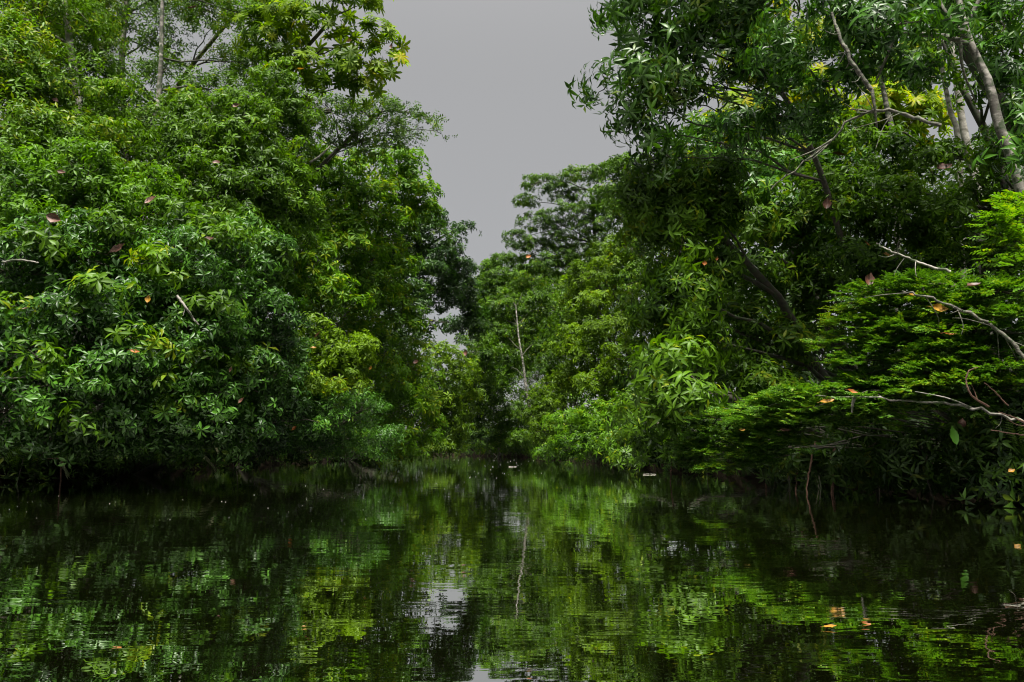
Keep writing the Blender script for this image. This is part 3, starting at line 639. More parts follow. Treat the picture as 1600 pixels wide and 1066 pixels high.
tree('slender_tree', 'pale straight forked trunks of a slender tree behind the leaning trunk, upper right', 'tree',
     [(1480, 60, 19, 40, 30), (1530, 40, 19, 50, 30), (1560, 230, 18.5, 40, 30), (1440, 30, 19, 40, 30), (1470, -20, 19, 60, 30)],
     'twig', .36, 'fresh', (10.8, 18), .9, trunk=[(10.9, 18.2, .4), at(1530, 330, 18), at(1512, 235, 18), at(1502, 180, 18), at(1492, 110, 18), at(1484, 30, 18), at(1480, -60, 18)], bark='bark_white', trunk_r=.12, seed=38, fill=.08)
tree('slender_tree', 'second pale thin stemmed tree just left of the forked one, upper right', 'tree',
     [(1450, 60, 20, 36, 30), (1420, -10, 20, 60, 30), (1500, 270, 19, 40, 26)],
     'twig', .36, 'mid', (11.4, 20), .8, trunk=[(11.2, 20, .4), at(1500, 260, 19.5), at(1484, 170, 19.5), at(1470, 90, 19.5), at(1462, -60, 19.5)], bark='bark_white', trunk_r=.09, seed=39, fill=.08)
tree('slender_tree', 'thin mottled trunk rising behind the arched branch, upper right', 'tree',
     [(1370, -10, 20, 60, 30), (1350, 50, 20, 40, 30), (1410, 280, 19, 50, 28), (1350, 270, 19, 50, 28)],
     'twig', .34, 'mid', (9.8, 20.5), .8, trunk=[(9.8, 20.5, .4), at(1400, 270, 20), at(1386, 170, 20), at(1373, 95, 20), at(1362, -60, 20)], bark='bark_pale', trunk_r=.10, seed=40, fill=.08)
tree('layered_tree', 'small leaved tree with flat bright green layered sprays reaching over the river, right', 'tree',
     [(1440, 436, 11.9, 60, 7), (1500, 446, 11.5, 70, 7), (1380, 452, 12.1, 60, 7), (1560, 456, 11.2, 70, 8), (1350, 474, 12.2, 50, 8), (1430, 472, 11.9, 75, 7), (1510, 482, 11.4, 75, 7), (1590, 488, 11, 60, 8),
      (1316, 506, 12.4, 34, 8), (1380, 500, 12.1, 65, 7), (1460, 508, 11.7, 75, 7), (1550, 515, 11.2, 75, 8), (1300, 532, 12.5, 24, 8), (1360, 530, 12.2, 55, 7), (1430, 534, 11.9, 70, 7), (1510, 540, 11.4, 75, 7), (1590, 548, 11, 60, 8),
      (1340, 560, 12.3, 38, 8), (1400, 560, 12, 65, 7), (1480, 566, 11.5, 75, 7), (1560, 575, 11.1, 70, 8), (1340, 588, 12.2, 34, 7), (1420, 590, 11.8, 70, 7), (1500, 596, 11.3, 75, 7), (1590, 600, 11, 50, 8)],
     'spray', .21, 'spray', (8.8, 12.6), 1.9, flat=.3, seed=41, picks=200, tone0=.6, edge=1.0, fill=.05, bark='bark_dark', trunk_r=.12, droop=.3)
tree('layered_tree', 'low layered bough of small bright leaves sweeping down to the water, right', 'tree',
     [(1400, 616, 11.8, 90, 7), (1310, 610, 12.2, 80, 8), (1240, 622, 12.7, 60, 8), (1180, 638, 13.2, 55, 9), (1270, 636, 12.5, 75, 8), (1350, 636, 12, 80, 7), (1480, 630, 11.5, 60, 7), (1135, 655, 13.8, 45, 10), (1200, 658, 13.1, 65, 9), (1280, 655, 12.5, 70, 8), (1100, 678, 14.2, 36, 10), (1155, 680, 13.7, 55, 10), (1225, 680, 13, 60, 9), (1080, 700, 14.6, 32, 9), (1130, 704, 14.1, 50, 9), (1190, 704, 13.5, 50, 9), (1090, 720, 14.7, 40, 7), (1150, 724, 14, 50, 7), (1560, 618, 11.2, 50, 8)],
     'spray', .21, 'spray', (8.2, 13.4), 1.9, flat=.3, seed=42, picks=180, tone0=.6, fill=.05, bark='bark_dark', limb_k=.45, trunk_r=.10, droop=.45, trunk_top=at(1450, 632, 11.8))
tree('feathery_branch_tree', 'bright feathery foliage poking in at the right edge above the layered sprays', 'tree',
     [(1590, 340, 9.2, 30, 14), (1580, 375, 9.2, 28, 12), (1605, 395, 9, 34, 14), (1605, 310, 9.4, 24, 12)],
     'spray', .26, 'fresh', (8.4, 10), 2.60, seed=43, tone0=.7, flat=.5, bark='bark_dark', trunk_r=.07, droop=.3)
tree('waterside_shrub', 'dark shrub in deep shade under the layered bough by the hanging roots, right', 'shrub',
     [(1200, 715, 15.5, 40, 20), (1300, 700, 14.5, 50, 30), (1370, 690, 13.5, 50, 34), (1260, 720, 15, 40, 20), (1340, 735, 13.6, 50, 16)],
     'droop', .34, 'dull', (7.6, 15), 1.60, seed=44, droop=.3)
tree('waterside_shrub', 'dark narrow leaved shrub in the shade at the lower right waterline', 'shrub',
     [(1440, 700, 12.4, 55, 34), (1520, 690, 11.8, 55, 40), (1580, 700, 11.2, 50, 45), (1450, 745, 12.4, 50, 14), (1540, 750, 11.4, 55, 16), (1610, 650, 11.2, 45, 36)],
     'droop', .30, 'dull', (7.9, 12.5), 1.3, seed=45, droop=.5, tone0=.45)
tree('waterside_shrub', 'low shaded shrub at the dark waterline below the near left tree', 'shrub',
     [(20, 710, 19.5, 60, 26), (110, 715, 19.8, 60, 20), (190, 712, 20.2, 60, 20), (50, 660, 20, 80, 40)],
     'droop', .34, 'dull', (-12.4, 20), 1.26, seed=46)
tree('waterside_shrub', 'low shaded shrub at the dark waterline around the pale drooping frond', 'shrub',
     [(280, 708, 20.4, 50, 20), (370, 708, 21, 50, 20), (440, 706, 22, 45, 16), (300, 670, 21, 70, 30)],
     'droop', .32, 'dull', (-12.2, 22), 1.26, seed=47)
# ---- forest behind
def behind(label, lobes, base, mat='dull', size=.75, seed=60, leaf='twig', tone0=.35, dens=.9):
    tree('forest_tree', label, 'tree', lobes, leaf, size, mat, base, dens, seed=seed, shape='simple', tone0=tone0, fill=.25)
behind('shaded tree deep in the forest behind the near left thicket', [(40, 420, 24, 130, 90), (40, 600, 23, 130, 80), (200, 520, 24, 130, 100), (210, 660, 23, 130, 50), (40, 280, 25, 120, 80)], (-17, 25), seed=60)
behind('shaded tree deep in the forest behind the pale drooping frond', [(360, 480, 27, 110, 100), (360, 640, 26, 120, 60), (430, 360, 29, 110, 90), (230, 330, 27, 110, 70)], (-15.5, 28), seed=61)
behind('shaded tree deep in the forest behind the yellow green shrub', [(520, 430, 34, 80, 90), (520, 600, 33, 90, 80), (600, 380, 38, 60, 60), (600, 560, 38, 60, 90), (560, 680, 36, 60, 30)], (-14, 37), seed=62)
behind('shaded tree behind the spreading deep green tree of the left bank', [(650, 420, 44, 40, 40), (650, 640, 46, 50, 60), (700, 440, 46, 30, 30), (640, 500, 44, 40, 20)], (-13, 48), seed=63)
behind('tall tree closing the view behind the end of the river', [(720, 640, 85, 60, 60), (790, 560, 85, 40, 60), (840, 600, 80, 50, 80), (770, 690, 85, 60, 20), (760, 500, 90, 30, 40)], (-9, 96), size=.6, mat='mid', seed=64)
behind('leafy tree standing farther back behind the slim pale trunk', [(780, 470, 72, 40, 40), (840, 460, 70, 50, 40), (810, 540, 70, 50, 50), (880, 520, 66, 50, 60), (890, 430, 66, 50, 40), (760, 560, 74, 30, 40)], (6, 78), mat='mid', size=.8, seed=82, tone0=.5, dens=1.1)
behind('tree standing behind the yellow green crown of the right bank', [(920, 500, 55, 60, 90), (980, 420, 50, 60, 60), (980, 620, 45, 60, 80), (900, 640, 50, 40, 60), (1000, 320, 46, 50, 50)], (9, 52), mat='mid', seed=65)
behind('shaded tree deep in the forest behind the vine column', [(1080, 420, 26, 90, 90), (1080, 600, 25, 100, 80), (1060, 320, 28, 70, 50), (1180, 520, 25, 90, 90), (1120, 690, 24, 110, 30)], (10, 27), seed=66)
behind('shaded tree deep in the forest behind the layered sprays', [(1300, 480, 23, 100, 90), (1300, 640, 22, 110, 70), (1450, 540, 21, 110, 100), (1420, 690, 19, 110, 50), (1300, 340, 24, 90, 60)], (12.5, 24), seed=67)
behind('shaded tree deep in the forest at the lower right edge', [(1590, 600, 19, 90, 90), (1570, 700, 17.5, 90, 50), (1600, 460, 20, 90, 80), (1520, 380, 22, 80, 50)], (13.5, 20), seed=68)

tree('canopy_tree', 'high green canopy tree filling the top right corner of the bank', 'tree',
     [(1560, -20, 15, 60, 40), (1590, 60, 14.5, 45, 45), (1530, 110, 15.5, 34, 40), (1600, 150, 14.5, 40, 45), (1570, 250, 14.5, 45, 45), (1450, 250, 16.5, 50, 40), (1380, 240, 17, 50, 40), (1420, 120, 17.5, 36, 30), (1320, 200, 17, 50, 36), (1480, 0, 17, 50, 40), (1530, 320, 15, 60, 40), (1270, 290, 17, 60, 40), (1430, 320, 16, 70, 40)],
     'whorl', .42, 'mid', (11.2, 16), 1.2, seed=76, tone0=.5, fill=.12)
tree('canopy_tree', 'high green canopy tree with a bushy crown behind the hanging dark one, right', 'tree',
     [(1130, 250, 19, 55, 40), (1200, 280, 19, 60, 40), (1270, 230, 19, 50, 36), (1090, 200, 19.5, 40, 30), (1160, 330, 18.5, 60, 40), (1240, 340, 18.5, 60, 40), (1310, 260, 19, 40, 30)],
     'droop', .42, 'glossy', (9.6, 22), 1.2, droop=.5, seed=77, tone0=.5, fill=.12)
tree('canopy_tree', 'leafy tree bridging the layered tree and the dark vine column, right bank', 'tree',
     [(985, 262, 32, 34, 22), (1000, 440, 30, 34, 34), (1010, 500, 29, 30, 34), (1000, 310, 31, 36, 30), (960, 340, 33, 36, 26), (1030, 250, 31, 30, 20), (1010, 380, 30, 30, 36), (1060, 240, 30, 30, 20)],
     'whorl', .32, 'mid', (8.2, 34), 1.1, seed=78, tone0=.5, shape='lance', fill=.12)
tree('canopy_tree', 'high leafy tree filling the top left corner above the thicket', 'tree',
     [(30, 10, 21, 70, 36), (90, 60, 21.5, 40, 36), (150, 20, 22, 36, 20), (20, 90, 21, 50, 40), (165, 85, 22, 26, 20), (260, 15, 23, 28, 14), (400, 20, 24, 40, 30), (390, 90, 24, 30, 34), (60, 110, 21, 50, 40), (130, 90, 21.5, 30, 24), (270, 95, 23, 16, 10), (330, 45, 23, 18, 8), (350, 90, 23, 22, 10), (450, 10, 24, 40, 30), (120, 10, 22, 50, 22)],
     'twig', .32, 'mid', (-16, 26), 1.5, seed=79, tone0=.68, shape='lance', fill=.12)
tree('canopy_tree', 'tree with an unseen high crown added to shade the bank behind the leaning trunk, top right', 'tree',  # crown out of view overhead, added to cast shade on the trees behind
     [(1180, -90, 14.5, 110, 60), (1350, -120, 13, 120, 70), (1500, -110, 13, 110, 70), (1300, -260, 13.5, 130, 70), (1480, -270, 13, 130, 70), (1620, -150, 13, 110, 90), (1060, -110, 15, 80, 50), (1420, -60, 14.5, 90, 40)],
     'droop', .62, 'blue', (10.6, 14), 1.0, seed=80, tone0=.4, trunk_r=.2)
behind('tall dim tree far back in the left bank forest', [(120, 250, 32, 130, 60), (300, 300, 33, 120, 70), (60, 400, 31, 140, 90), (300, 450, 34, 140, 90), (440, 300, 38, 90, 50), (100, 600, 32, 150, 90), (300, 640, 34, 150, 60)], (-22, 35), size=.9, seed=72)
behind('second dim tree far back in the left bank forest', [(480, 380, 48, 90, 60), (560, 470, 50, 90, 90), (480, 600, 48, 110, 90), (620, 600, 55, 70, 80), (600, 690, 52, 90, 20)], (-19, 52), size=.9, seed=73)
behind('tall dim tree far back in the right bank forest', [(1150, 380, 36, 90, 50), (1250, 420, 34, 100, 60), (1150, 560, 36, 110, 90), (1300, 580, 33, 120, 90), (1200, 680, 34, 150, 30)], (14, 37), size=.9, seed=74)
behind('second dim tree far back in the right bank forest', [(1420, 400, 30, 100, 70), (1560, 440, 29, 110, 90), (1450, 560, 30, 120, 80), (1580, 620, 27, 110, 80), (1350, 300, 32, 80, 40), (1530, 300, 30, 90, 50)], (20, 31), size=.9, seed=75)
# ---- unseen copied trees behind the boat, added to block low sky light
def copy_tree(src, label, loc, rz, sc=1.0):
    r = src.copy(); C.objects.link(r); r['label'] = label
    for ch in list(src.children):
        c = ch.copy(); C.objects.link(c); c.parent = r
    r.matrix_basis = Matrix.Translation(loc) @ Matrix.Rotation(rz, 4, 'Z') @ Matrix.Scale(sc, 4)
    return r
src = [next(o for o in C.objects if o.type == 'EMPTY' and o.get('label', '').endswith(t)) for t in ('forest behind the near left thicket', 'forest at the lower right edge')]
for k, (x, y, rz, i) in enumerate([(-17, -14, 1.2, 0), (-16, -24, 2.6, 1), (-5, -34, 4.0, 0), (6, -35, 5.2, 1), (16, -24, .4, 0), (17, -14, 3.3, 1)]):
    sp = ['standing on the left bank just behind the boat', 'farther back on the left bank behind the boat', 'closing the river behind the boat, left side', 'closing the river behind the boat, right side', 'farther back on the right bank behind the boat', 'standing on the right bank just behind the boat'][k]
    copy_tree(src[i], 'unseen forest tree added to block low sky light, ' + sp, (x, y, .4), rz, 1.0)

# ---- undergrowth that hides both banks
n = 6400
yy = rng.uniform(6, 104, n); side = rng.random(n) < .5
xx = np.where(side, left_bank(yy) - rng.uniform(-.5, 1.6, n), right_bank(yy) + rng.uniform(-.5, 1.6, n))
zz = np.maximum(ground_z(xx, yy), 0.0) + rng.uniform(0.05, .75, n)
P = np.stack([xx, yy, zz], 1)
inward = np.where(side, 1.0, -1.0)
A = np.stack([inward * rng.uniform(.2, 1.2, n), -rng.uniform(0, .8, n), rng.uniform(-.2, 1.0, n)], 1)
half = n // 2
m_ = 5200
y2 = rng.uniform(4, 112, m_); s2 = rng.random(m_) < .5; back = rng.uniform(.8, 12, m_)
x2 = np.where(s2, left_bank(y2) - back, right_bank(y2) + back)
P2 = np.stack([x2, y2, ground_z(x2, y2) + rng.uniform(.1, .5 + back * .28, m_)], 1)
A2 = rng.normal(size=(m_, 3)) * .5 + [0, -.3, .6]
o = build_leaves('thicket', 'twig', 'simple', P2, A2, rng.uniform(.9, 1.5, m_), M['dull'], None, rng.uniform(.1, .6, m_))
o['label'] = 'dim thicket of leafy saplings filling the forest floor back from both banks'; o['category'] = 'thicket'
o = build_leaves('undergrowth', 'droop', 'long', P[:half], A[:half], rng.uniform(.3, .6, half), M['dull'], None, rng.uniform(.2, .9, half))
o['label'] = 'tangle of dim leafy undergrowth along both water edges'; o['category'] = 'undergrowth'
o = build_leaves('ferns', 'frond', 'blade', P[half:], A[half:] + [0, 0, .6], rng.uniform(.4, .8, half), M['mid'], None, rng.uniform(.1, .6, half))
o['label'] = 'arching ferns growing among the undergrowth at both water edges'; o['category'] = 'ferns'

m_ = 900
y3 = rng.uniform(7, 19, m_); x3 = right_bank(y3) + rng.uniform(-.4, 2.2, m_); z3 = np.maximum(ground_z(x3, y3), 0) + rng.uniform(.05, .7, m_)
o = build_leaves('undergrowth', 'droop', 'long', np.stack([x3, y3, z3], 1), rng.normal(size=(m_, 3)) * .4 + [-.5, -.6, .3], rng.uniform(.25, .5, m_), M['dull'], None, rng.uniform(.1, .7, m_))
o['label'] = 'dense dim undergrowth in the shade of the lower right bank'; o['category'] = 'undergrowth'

# ---- single dead and yellow leaves caught in the foliage
AP = np.concatenate(ALLP); APR = project(AP)
def depth_at(px, py, rad=14):
    d2 = (APR[:, 0] - px) ** 2 + (APR[:, 1] - py) ** 2
    k = np.where(d2 < rad * rad)[0]
    return float(AP[k, 1].min()) if len(k) else 14.0
def dead_leaf(name, label, px, py, lpx, ang, mat, wide=.45, curl=.25, face=.6, Y=None):
    Y = (depth_at(px, py) - .08) if Y is None else Y
    L = .74 * lpx * Y / F; face = face + rng.uniform(-.35, .3); c = at(px, py, Y)
    n_ = 9; V = []; Q = []
    jag = rng.normal(size=(n_ + 1, 2)) * .05
    for i in range(n_ + 1):
        t = i / n_; wd = wide * .5 * math.sin(math.pi * min(max(t ** .8, .02), .985)) * (1 + jag[i, 0] * 2)
        z = curl * (4 * (t - .5) ** 2 - .3) * .5
        for u in (-1, -.5, 0, .5, 1):
            V.append((u * wd, t - .5, z + abs(u) ** 1.5 * wd * curl * 2.0 + rng.normal() * .015 * abs(u)))
    for i in range(n_):
        for j in range(4):
            b0 = i * 5 + j; Q.append((b0, b0 + 1, b0 + 6, b0 + 5))
    V = np.array(V) * L
    st, sq = tube(np.array([(0, -.72, .02), (0, -.6, 0), (0, -.5, curl * .3)]) * L, np.array([.010, .012, .014]) * L, 4)
    V, Q = join([(V, np.array(Q)), (st, sq)])
    # length axis lies across the view at ang, the blade tipped towards the sky by face
    d = np.array([math.cos(ang), 0, math.sin(ang)]); nn = np.array([0, -face, 1 - face]) + rng.normal(size=3) * .1
    s_ = np.cross(d, nn); s_ /= np.linalg.norm(s_); nn = np.cross(s_, d)
    W = V[:, :1] * s_ + V[:, 1:2] * d + V[:, 2:] * nn
    o = link_mesh(name, W, Q, M[mat], smooth=True); o.location = c
    o['label'] = label; o['category'] = 'leaf'; o['group'] = 'dead and yellow leaves caught in the foliage'
    return o
for (px, py, l, ang, mat, wd, lab) in [
    (85, 341, 34, -.35, 'leaf_pink', .6, 'large curled pinkish dead leaf near the left edge'),
    (184, 388, 38, .55, 'leaf_pink', .42, 'long tilted pinkish brown leaf lying on the near left foliage'),
    (236, 313, 28, .6, 'leaf_pink', .7, 'crumpled pinkish dead leaf right of and above the long tilted one'),
    (96, 269, 20, -.2, 'leaf_pink', .5, 'small pinkish dead leaf straight above the large curled one'),
    (32, 98, 20, .1, 'leaf_brown', .6, 'dark brown dead leaf high at the left edge'),
    (87, 157, 16, -.5, 'leaf_pink', .6, 'pale dead leaf beside the leftmost pale trunk'),
    (369, 165, 20, .2, 'leaf_brown', .6, 'brown dead leaf right of the kinked stem, upper left'),
    (302, 12, 26, .3, 'leaf_brown', .7, 'brown dead leaf at the very top beside the open sky, left'),
    (338, 254, 18, .0, 'leaf_pink', .6, 'pinkish dead leaf in the left crown below the open sky'),
    (232, 467, 17, 1.4, 'leaf_gold', .75, 'bright golden leaf in the middle of the near left thicket'),
    (326, 374, 24, .1, 'leaf_brown', .6, 'brown curled leaf above and right of the golden one, left thicket'),
    (40, 52 + 430, 14, .3, 'leaf_brown', .5, 'small brown leaf in the left thicket close to the picture edge'),
    (211, 549, 22, -.2, 'leaf_orange', .4, 'thin orange brown leaf below the golden one, near left'),
    (361, 577, 12, 1.2, 'leaf_pink', .6, 'tiny reddish leaf low in the near left thicket'),
    (377, 626, 16, .8, 'leaf_brown', .6, 'reddish brown leaf low near the pale drooping frond'),
    (460, 669, 12, .7, 'leaf_orange', .6, 'orange leaf just above the water right of the pale frond'),
    (490, 544, 13, .0, 'leaf_gold', .8, 'golden leaf on the left side of the yellow green shrub'),
    (579, 575, 10, .9, 'leaf_gold', .6, 'small golden leaf at the right edge of the yellow green shrub'),
    (497, 522, 20, .9, 'leaf_brown', .6, 'brown dead leaf at the top of the yellow green shrub'),
    (545, 64, 15, .3, 'leaf_gold', .9, 'golden leaf in the large leaved crown against the sky'),
    (612, 72, 14, 1.5, 'leaf_brown', .7, 'rusty leaf at the sky edge of the large leaved crown'),
    (470, 108, 16, .1, 'leaf_gold', .8, 'golden leaf low in the large leaved crown, upper left'),
    (650, 566, 13, .4, 'leaf_pink', .9, 'round pinkish leaf on the far left bank'),
    (728, 551, 14, 1.5, 'leaf_brown', .8, 'reddish brown leaf hanging under the small white gap'),
    (1311, 242, 34, -.2, 'leaf_brown', .6, 'large dark brown leaf under the arched branch, right'),
    (1476, 262, 36, .3, 'leaf_brown', .7, 'big brown leaf cluster beside the leaning pale trunk'),
    (1292, 318, 26, 1.4, 'leaf_brown', .7, 'brown leaf hanging on the right, below the large dark one'),
    (1355, 381, 15, -.8, 'leaf_orange', .5, 'small rusty leaf above the layered sprays'),
    (1386, 398, 16, -.2, 'leaf_gold', .6, 'golden leaf on the pale twig above the layered sprays'),
    (1358, 436, 28, 1.3, 'leaf_brown', .8, 'reddish brown leaf hanging left of the layered sprays'),
    (1522, 446, 30, .2, 'leaf_brown', .7, 'dark brown leaf at the top of the layered sprays, right'),
    (1468, 482, 37, -.15, 'leaf_gold', .5, 'largest golden leaf lying on the layered sprays, right'),
    (1427, 461, 20, -.05, 'leaf_gold', .45, 'golden leaf just up and left of the largest golden one'),
    (1484, 522, 28, -.08, 'leaf_orange', .3, 'thin amber leaf just below the largest golden one'),
    (1332, 612, 22, -.3, 'leaf_orange', .45, 'orange leaf at the broken stub of the low pale limb'),
    (1293, 627, 32, .15, 'leaf_gold', .38, 'long golden leaf on the low bough, left of the orange one'),
    (1227, 673, 24, .0, 'leaf_pink', .5, 'pinkish brown leaf hanging below the low bough'),
    (1160, 672, 14, .1, 'leaf_gold', .5, 'small golden leaf on the tip of the low bough, right bank'),
    (1101, 411, 11, 1.5, 'leaf_orange', .9, 'small round orange leaf right of the vine column'),
    (1120, 404, 9, 1.3, 'leaf_orange', .8, 'tiny orange leaf just right of the small round one'),
    (1503, 661, 20, 1.4, 'leaf_brown', .8, 'brown curled leaf hanging under the pale limb, right'),
    (1581, 736, 15, .4, 'leaf_gold', .8, 'golden leaf low at the right edge near the water'),
    (826, 401, 12, .4, 'leaf_orange', .8, 'orange leaf on the layered tree beside the sky gap')]:
    dead_leaf('dead_leaf' if mat in ('leaf_brown', 'leaf_pink') else 'yellow_leaf', lab, px, py, l, ang, mat, wd)

# ---- loose limbs, twigs and roots that show against the leaves
def stick(name, label, cat, pts, r0, r1, mat, side=None, group=None, twigs=0, droopy=-.2):
    P = smooth_path(pts, 26); Ln = np.linalg.norm(P[-1] - P[0]); P[1:-1] += rng.normal(size=(24, 3)) * Ln * .006
    if twigs:
        side = list(side or [])
        for k_ in rng.choice(np.arange(4, 24), twigs, replace=False):
            d = rng.normal(size=3) * np.array([.8, .6, .8]) + np.array([-.3, 0, droopy]); q = P[k_] + d * Ln * .16
            side.append(([P[k_], (P[k_] + q) / 2 + rng.normal(size=3) * Ln * .015, q], r0 * .28))
    V, Q = tube(P, np.linspace(r0, r1, 26), 7, .10); c = P[0].copy()
    root = empty(name, c, label, cat, group) if side else None
    if root: root.matrix_basis = Matrix.Translation(c)
    if not side:
        o = link_mesh(name, V - c, Q, M[mat], smooth=True); o.location = c; o['label'] = label; o['category'] = cat
        if group: o['group'] = group
        return o
    link_mesh('stem', V, Q, M[mat], root, smooth=True)
    for sp, rr in side:
        P = smooth_path(sp, 12); V, Q = tube(P, np.linspace(rr, rr * .4, 12), 5, .06); link_mesh('twig', V, Q, M[mat], root, smooth=True)
    return root
stick('bare_limb', 'long pale bare limb running under the layered sprays at the right', 'branch',
      [at(1620, 668, 10.6), at(1590, 655, 10.7), at(1520, 638, 10.9), at(1440, 628, 11.1), at(1360, 622, 11.4), at(1275, 618, 11.6)], .024, .008, 'bark_pale',
      [([at(1335, 621, 11.45), at(1332, 632, 11.45), at(1331, 645, 11.45)], .03), ([at(1520, 638, 10.9), at(1480, 622, 10.8), at(1430, 612, 10.9)], .012)], twigs=3)
stick('curved_twig', 'pale twig curling up in a hook at the right edge', 'branch',
      [at(1545, 636, 10.4), at(1520, 620, 10.3), at(1510, 598, 10.3), at(1514, 580, 10.3), at(1528, 574, 10.3)], .014, .006, 'root', [([at(1527, 624, 10.3), at(1522, 610, 10.3), at(1518, 600, 10.2)], .007)])
stick('bare_twig', 'straight pale twig slanting right of the hooked one', 'branch', [at(1575, 634, 10.2), at(1556, 614, 10.2), at(1538, 598, 10.2)], .010, .005, 'root')
stick('bare_twig', 'reddish twig fork crossing the right edge above the dark waterline', 'branch', [at(1625, 672, 9.8), at(1590, 655, 9.9), at(1560, 644, 10)], .014, .006, 'root', [([at(1610, 665, 9.85), at(1590, 664, 9.8), at(1572, 654, 9.8)], .008)])
stick('bare_twig', 'thin pale twig lying level low at the right edge', 'branch', [at(1620, 682, 9.6), at(1585, 678, 9.6), at(1548, 672, 9.6)], .010, .005, 'root')
stick('bare_branch', 'bare pale branch slanting down above the layered sprays, right', 'branch', [at(1485, 425, 11.2), at(1440, 412, 11.3), at(1395, 394, 11.4), at(1370, 380, 11.6)], .022, .008, 'bark_pale', [([at(1400, 397, 11.4), at(1385, 402, 11.35), at(1372, 399, 11.3)], .009)], twigs=4)
stick('dark_branch', 'dark branch slanting down through the layered sprays at the right', 'branch', [at(1600, 560, 10.6), at(1565, 520, 10.7), at(1510, 488, 10.8), at(1450, 465, 11), at(1410, 455, 11.2)], .03, .010, 'bark_lichen', twigs=8)
stick('arched_branch', 'dark arched branch bending down in the upper right', 'branch',
      [at(1470, 196, 10.8), at(1430, 184, 10.9), at(1395, 174, 11), at(1360, 176, 11.1), at(1330, 188, 11.2), at(1295, 222, 11.4), at(1250, 258, 11.6), at(1205, 296, 11.8)], .03, .008, 'bark_lichen',
      [([at(1365, 176, 11.1), at(1345, 172, 11.1), at(1328, 171, 11.1)], .02), ([at(1300, 218, 11.4), at(1270, 236, 11.3), at(1235, 250, 11.3)], .014)], twigs=8)
stick('dark_limb', 'thick dark limb slanting down to a knot in the upper right', 'branch',
      [at(1362, 140, 11), at(1345, 118, 11), at(1328, 92, 11), at(1315, 60, 11.1), at(1300, 20, 11.3)], .035, .02, 'bark_lichen', [([at(1362, 140, 11), at(1366, 165, 11), at(1370, 200, 11.1)], .03)], twigs=6)
stick('pale_branch', 'pale branch streak across the left crown below the lacy bough', 'branch', [at(484, 254, 21), at(500, 244, 21), at(516, 228, 21)], .035, .02, 'bark_white')
stick('pale_branch', 'pale mottled branch slanting through the near left thicket', 'branch', [at(276, 462, 13.2), at(290, 480, 13.2), at(302, 498, 13.3), at(311, 508, 13.3)], .025, .012, 'bark_pale', [([at(290, 480, 13.2), at(286, 494, 13.2)], .01)])
stick('pale_branch', 'short level pale branch by the left edge of the thicket', 'branch', [at(4, 410, 13.2), at(30, 406, 13.2), at(60, 411, 13.3)], .022, .012, 'bark_pale')
def Zw(px, py): return CAM_H / ((py - 698) / F)
stick('drowned_stick', 'thin pale stick with a side arm standing in the shade at the left waterline', 'stick',
      [np.array([*at(97, 720, 16)[:2], -.4]), at(97, 722, 16), at(98, 712, 16), at(100, 698, 16)], .016, .008, 'root', [([at(98, 717, 16), at(86, 716.5, 16), at(74, 717, 16)], .009)])
k = 0
for (px, y0, y1, Y, dx, lab) in [(1274, 690, 775, 14.2, -14, 'longest reddish root dangling in the shade under the low bough'),
                           (1296, 688, 775, 14, 2, 'straight reddish root hanging right of the longest one'),
                           (1303, 700, 778, 14.1, -2, 'thin reddish root close beside the straight one'),
                           (1248, 700, 768, 14.6, -5, 'short root hanging left of the longest one'),
                           (1190, 708, 760, 15.6, 6, 'dim root hanging far left under the low bough'),
                           (1052, 700, 742, 18, -4, 'thin root at the foot of the light leaved shrub')]:
    zt = at(px, y0, Y); xb = at(px + dx, y0, Y)[0]
    stick('hanging_root', lab, 'root', [zt, np.array([xb * .6 + zt[0] * .4, Y, zt[2] * .55 + .05]), np.array([xb, Y + .05, .15]), np.array([xb - .05, Y, -.3])], .022, .010, 'root', group='roots hanging to the water')

for sh in [o for o in C.objects if o.type == 'EMPTY' and o.name.startswith(('waterside_shrub', 'riverside_tree'))]:
    sx, sy = sh.location.x, sh.location.y
    left = sx < 0
    for k in range(5):
        y = sy + rng.uniform(-3, 2.5); xb = (left_bank(y) + rng.uniform(-.2, .9)) if left else (right_bank(y) - rng.uniform(-.2, .9))
        h = rng.uniform(.3, .8); lean = rng.normal() * .15
        P = smooth_path([np.array([xb + lean, y, h]), np.array([xb + lean * .3 + rng.normal() * .05, y + .05, h * .5]), np.array([xb, y, -.3])], 8)
        V, Q = tube(P, np.linspace(.006, .012, 8) * rng.uniform(.7, 1.6), 5, .1); link_mesh('root', V, Q, M['bark_dark'] if k % 3 else M['twig'], sh, smooth=True)

# ---- pale drooping fronds at the left waterline
def palm_frond(label, base, tip, n, l, wd):
    root = empty('palm_frond', base, label, 'frond'); root.matrix_basis = Matrix.Translation(base)
    base, tip = np.array(base), np.array(tip)
    mid = (base + tip) / 2 + np.array([0, 0, np.linalg.norm(tip - base) * .35])
    P = curve(base, tip, 14, 0, 0, mid); V, Q = tube(P, np.linspace(.012, .004, 14), 5); link_mesh('rib', V, Q, M['leaf_dry'], root, smooth=True)
    lv, lt = leaf_geo('blade')
    for i in range(n):
        t = .15 + .83 * i / n; k_ = min(int(t * 13), 12); p = P[k_] * (1 - (t * 13 - k_)) + P[k_ + 1] * (t * 13 - k_)
        td = unit(P[k_ + 1] - P[k_]); sgn = 1 if i % 2 else -1
        d = unit(td * .8 + np.array([0, -1, 0]) * sgn * .35 + np.array([0, 0, -.75])); nn = np.array([td[2], -.9, .4])
        Mx, og = frames(d[None], d[None], nn[None], np.array([l * (1 - .5 * abs(t - .5))]))
        W = (lv * np.array([wd, 1, 1])) @ Mx[0].T + p
        link_mesh('leaflet', W, lt, M['leaf_dry'], root)
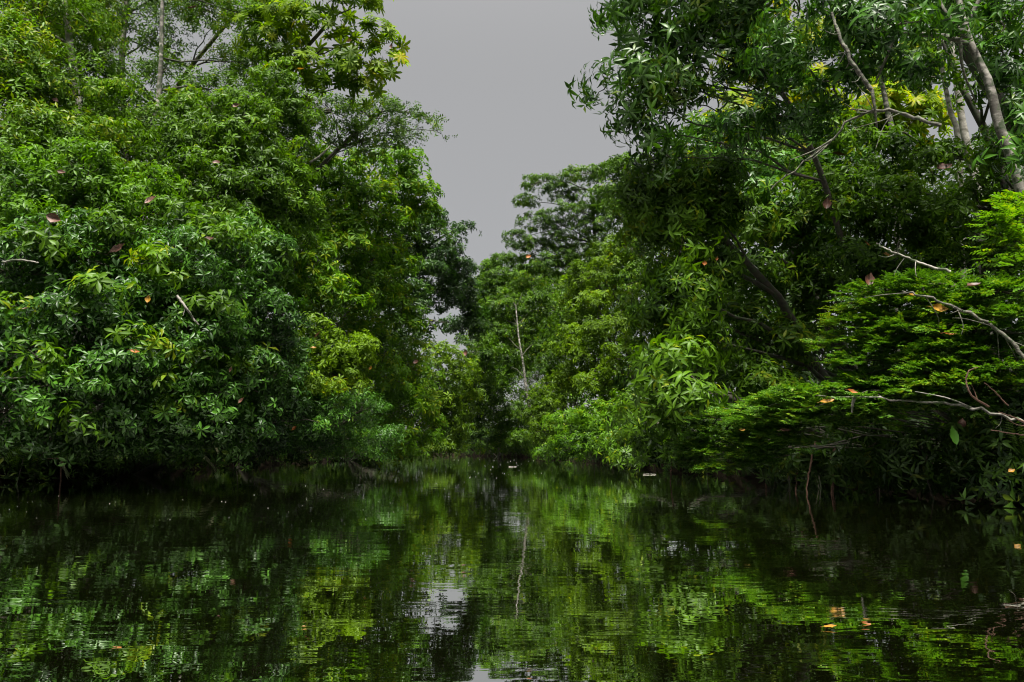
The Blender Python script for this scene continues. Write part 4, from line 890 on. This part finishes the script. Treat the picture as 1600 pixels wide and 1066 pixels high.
M['leaf_dry'] = flat_leaf_mat('pale_dry_frond', (0.30, 0.33, 0.16), (0.16, 0.19, 0.08), .2)
palm_frond('pale frond arching down to the water in the shade, left', at(312, 712, 17.5), at(334, 730, 17.3), 22, .22, 1.3)
palm_frond('pale frond hanging just above the arching one, left', at(329, 688, 18), at(340, 706, 17.8), 16, .2, 1.2)
palm_frond('dim frond dipping into the dark water beside the thin stick', at(93, 724, 16.2), at(104, 741, 15.8), 16, .22, 1.2)

# ---- a broad paddle leaf in the shade on the right
dl = dead_leaf('paddle_leaf', 'broad glossy paddle shaped green leaf in the shade, lower right', 1490, 680, 40, 1.75, 'leaf_brown', .5, .15, .8, Y=10.9)
dl.data.materials[0] = M['glossy']; del dl['group']
at_ = dl.data.attributes.new('tone', 'FLOAT', 'POINT'); at_.data.foreach_set('value', np.full(len(dl.data.vertices), .3, dtype=np.float32))

# ---- things afloat
Vs, o_ = [], 0; parts = []
def speck(x, y, r):
    th = np.linspace(0, 2 * np.pi, 6, endpoint=False) + rng.random() * 6
    V = np.concatenate([np.stack([x + np.cos(th) * r, y + np.sin(th) * r, np.full(6, .003)], 1), [[x, y, .003 + r * .8]]])
    parts.append((V, np.array([(i, (i + 1) % 6, 6) for i in range(6)])))
for i in range(60):
    px, py = rng.normal(765, 42), 718 + abs(rng.normal(0, 22)); Y = CAM_H / ((py - 698) / F)
    speck(at(px, py, Y)[0], Y, rng.uniform(.25, .6) * Y / F)
for i in range(42):
    px, py = rng.uniform(0, 620), rng.uniform(752, 812); Y = CAM_H / ((py - 698) / F)
    speck(at(px, py, Y)[0], Y, rng.uniform(.3, .7) * Y / F)
V, T = join(parts); o = link_mesh('petals', V, T, M['foam'], kind='stuff')
o['label'] = 'scattered tiny white petals floating on the dark water'; o['category'] = 'petals'
for (px, py, w_, lab) in [(1015, 741, 20, 'pale stick floating flat near the right bank'), (801, 729, 12, 'short pale stick floating in mid river near the far end'), (252, 737, 14, 'pale stick floating in the shade of the left bank')]:
    Y = CAM_H / ((py - 698) / F); x = at(px, py, Y)[0]; hw = w_ * .5 * Y / F
    stick('floating_stick', lab, 'stick', [np.array([x - hw, Y, .006]), np.array([x, Y + .03, .012]), np.array([x + hw, Y, .004])], .018, .010, 'bark_white')
Y = CAM_H / ((970 - 698) / F)
fl = dead_leaf('floating_leaf', 'yellowish leaf floating flat on the water in the right foreground', 1297, 972, 28, .1, 'leaf_gold', .5, .06, 0.0, Y=Y); fl.location.z = .012; del fl['group']
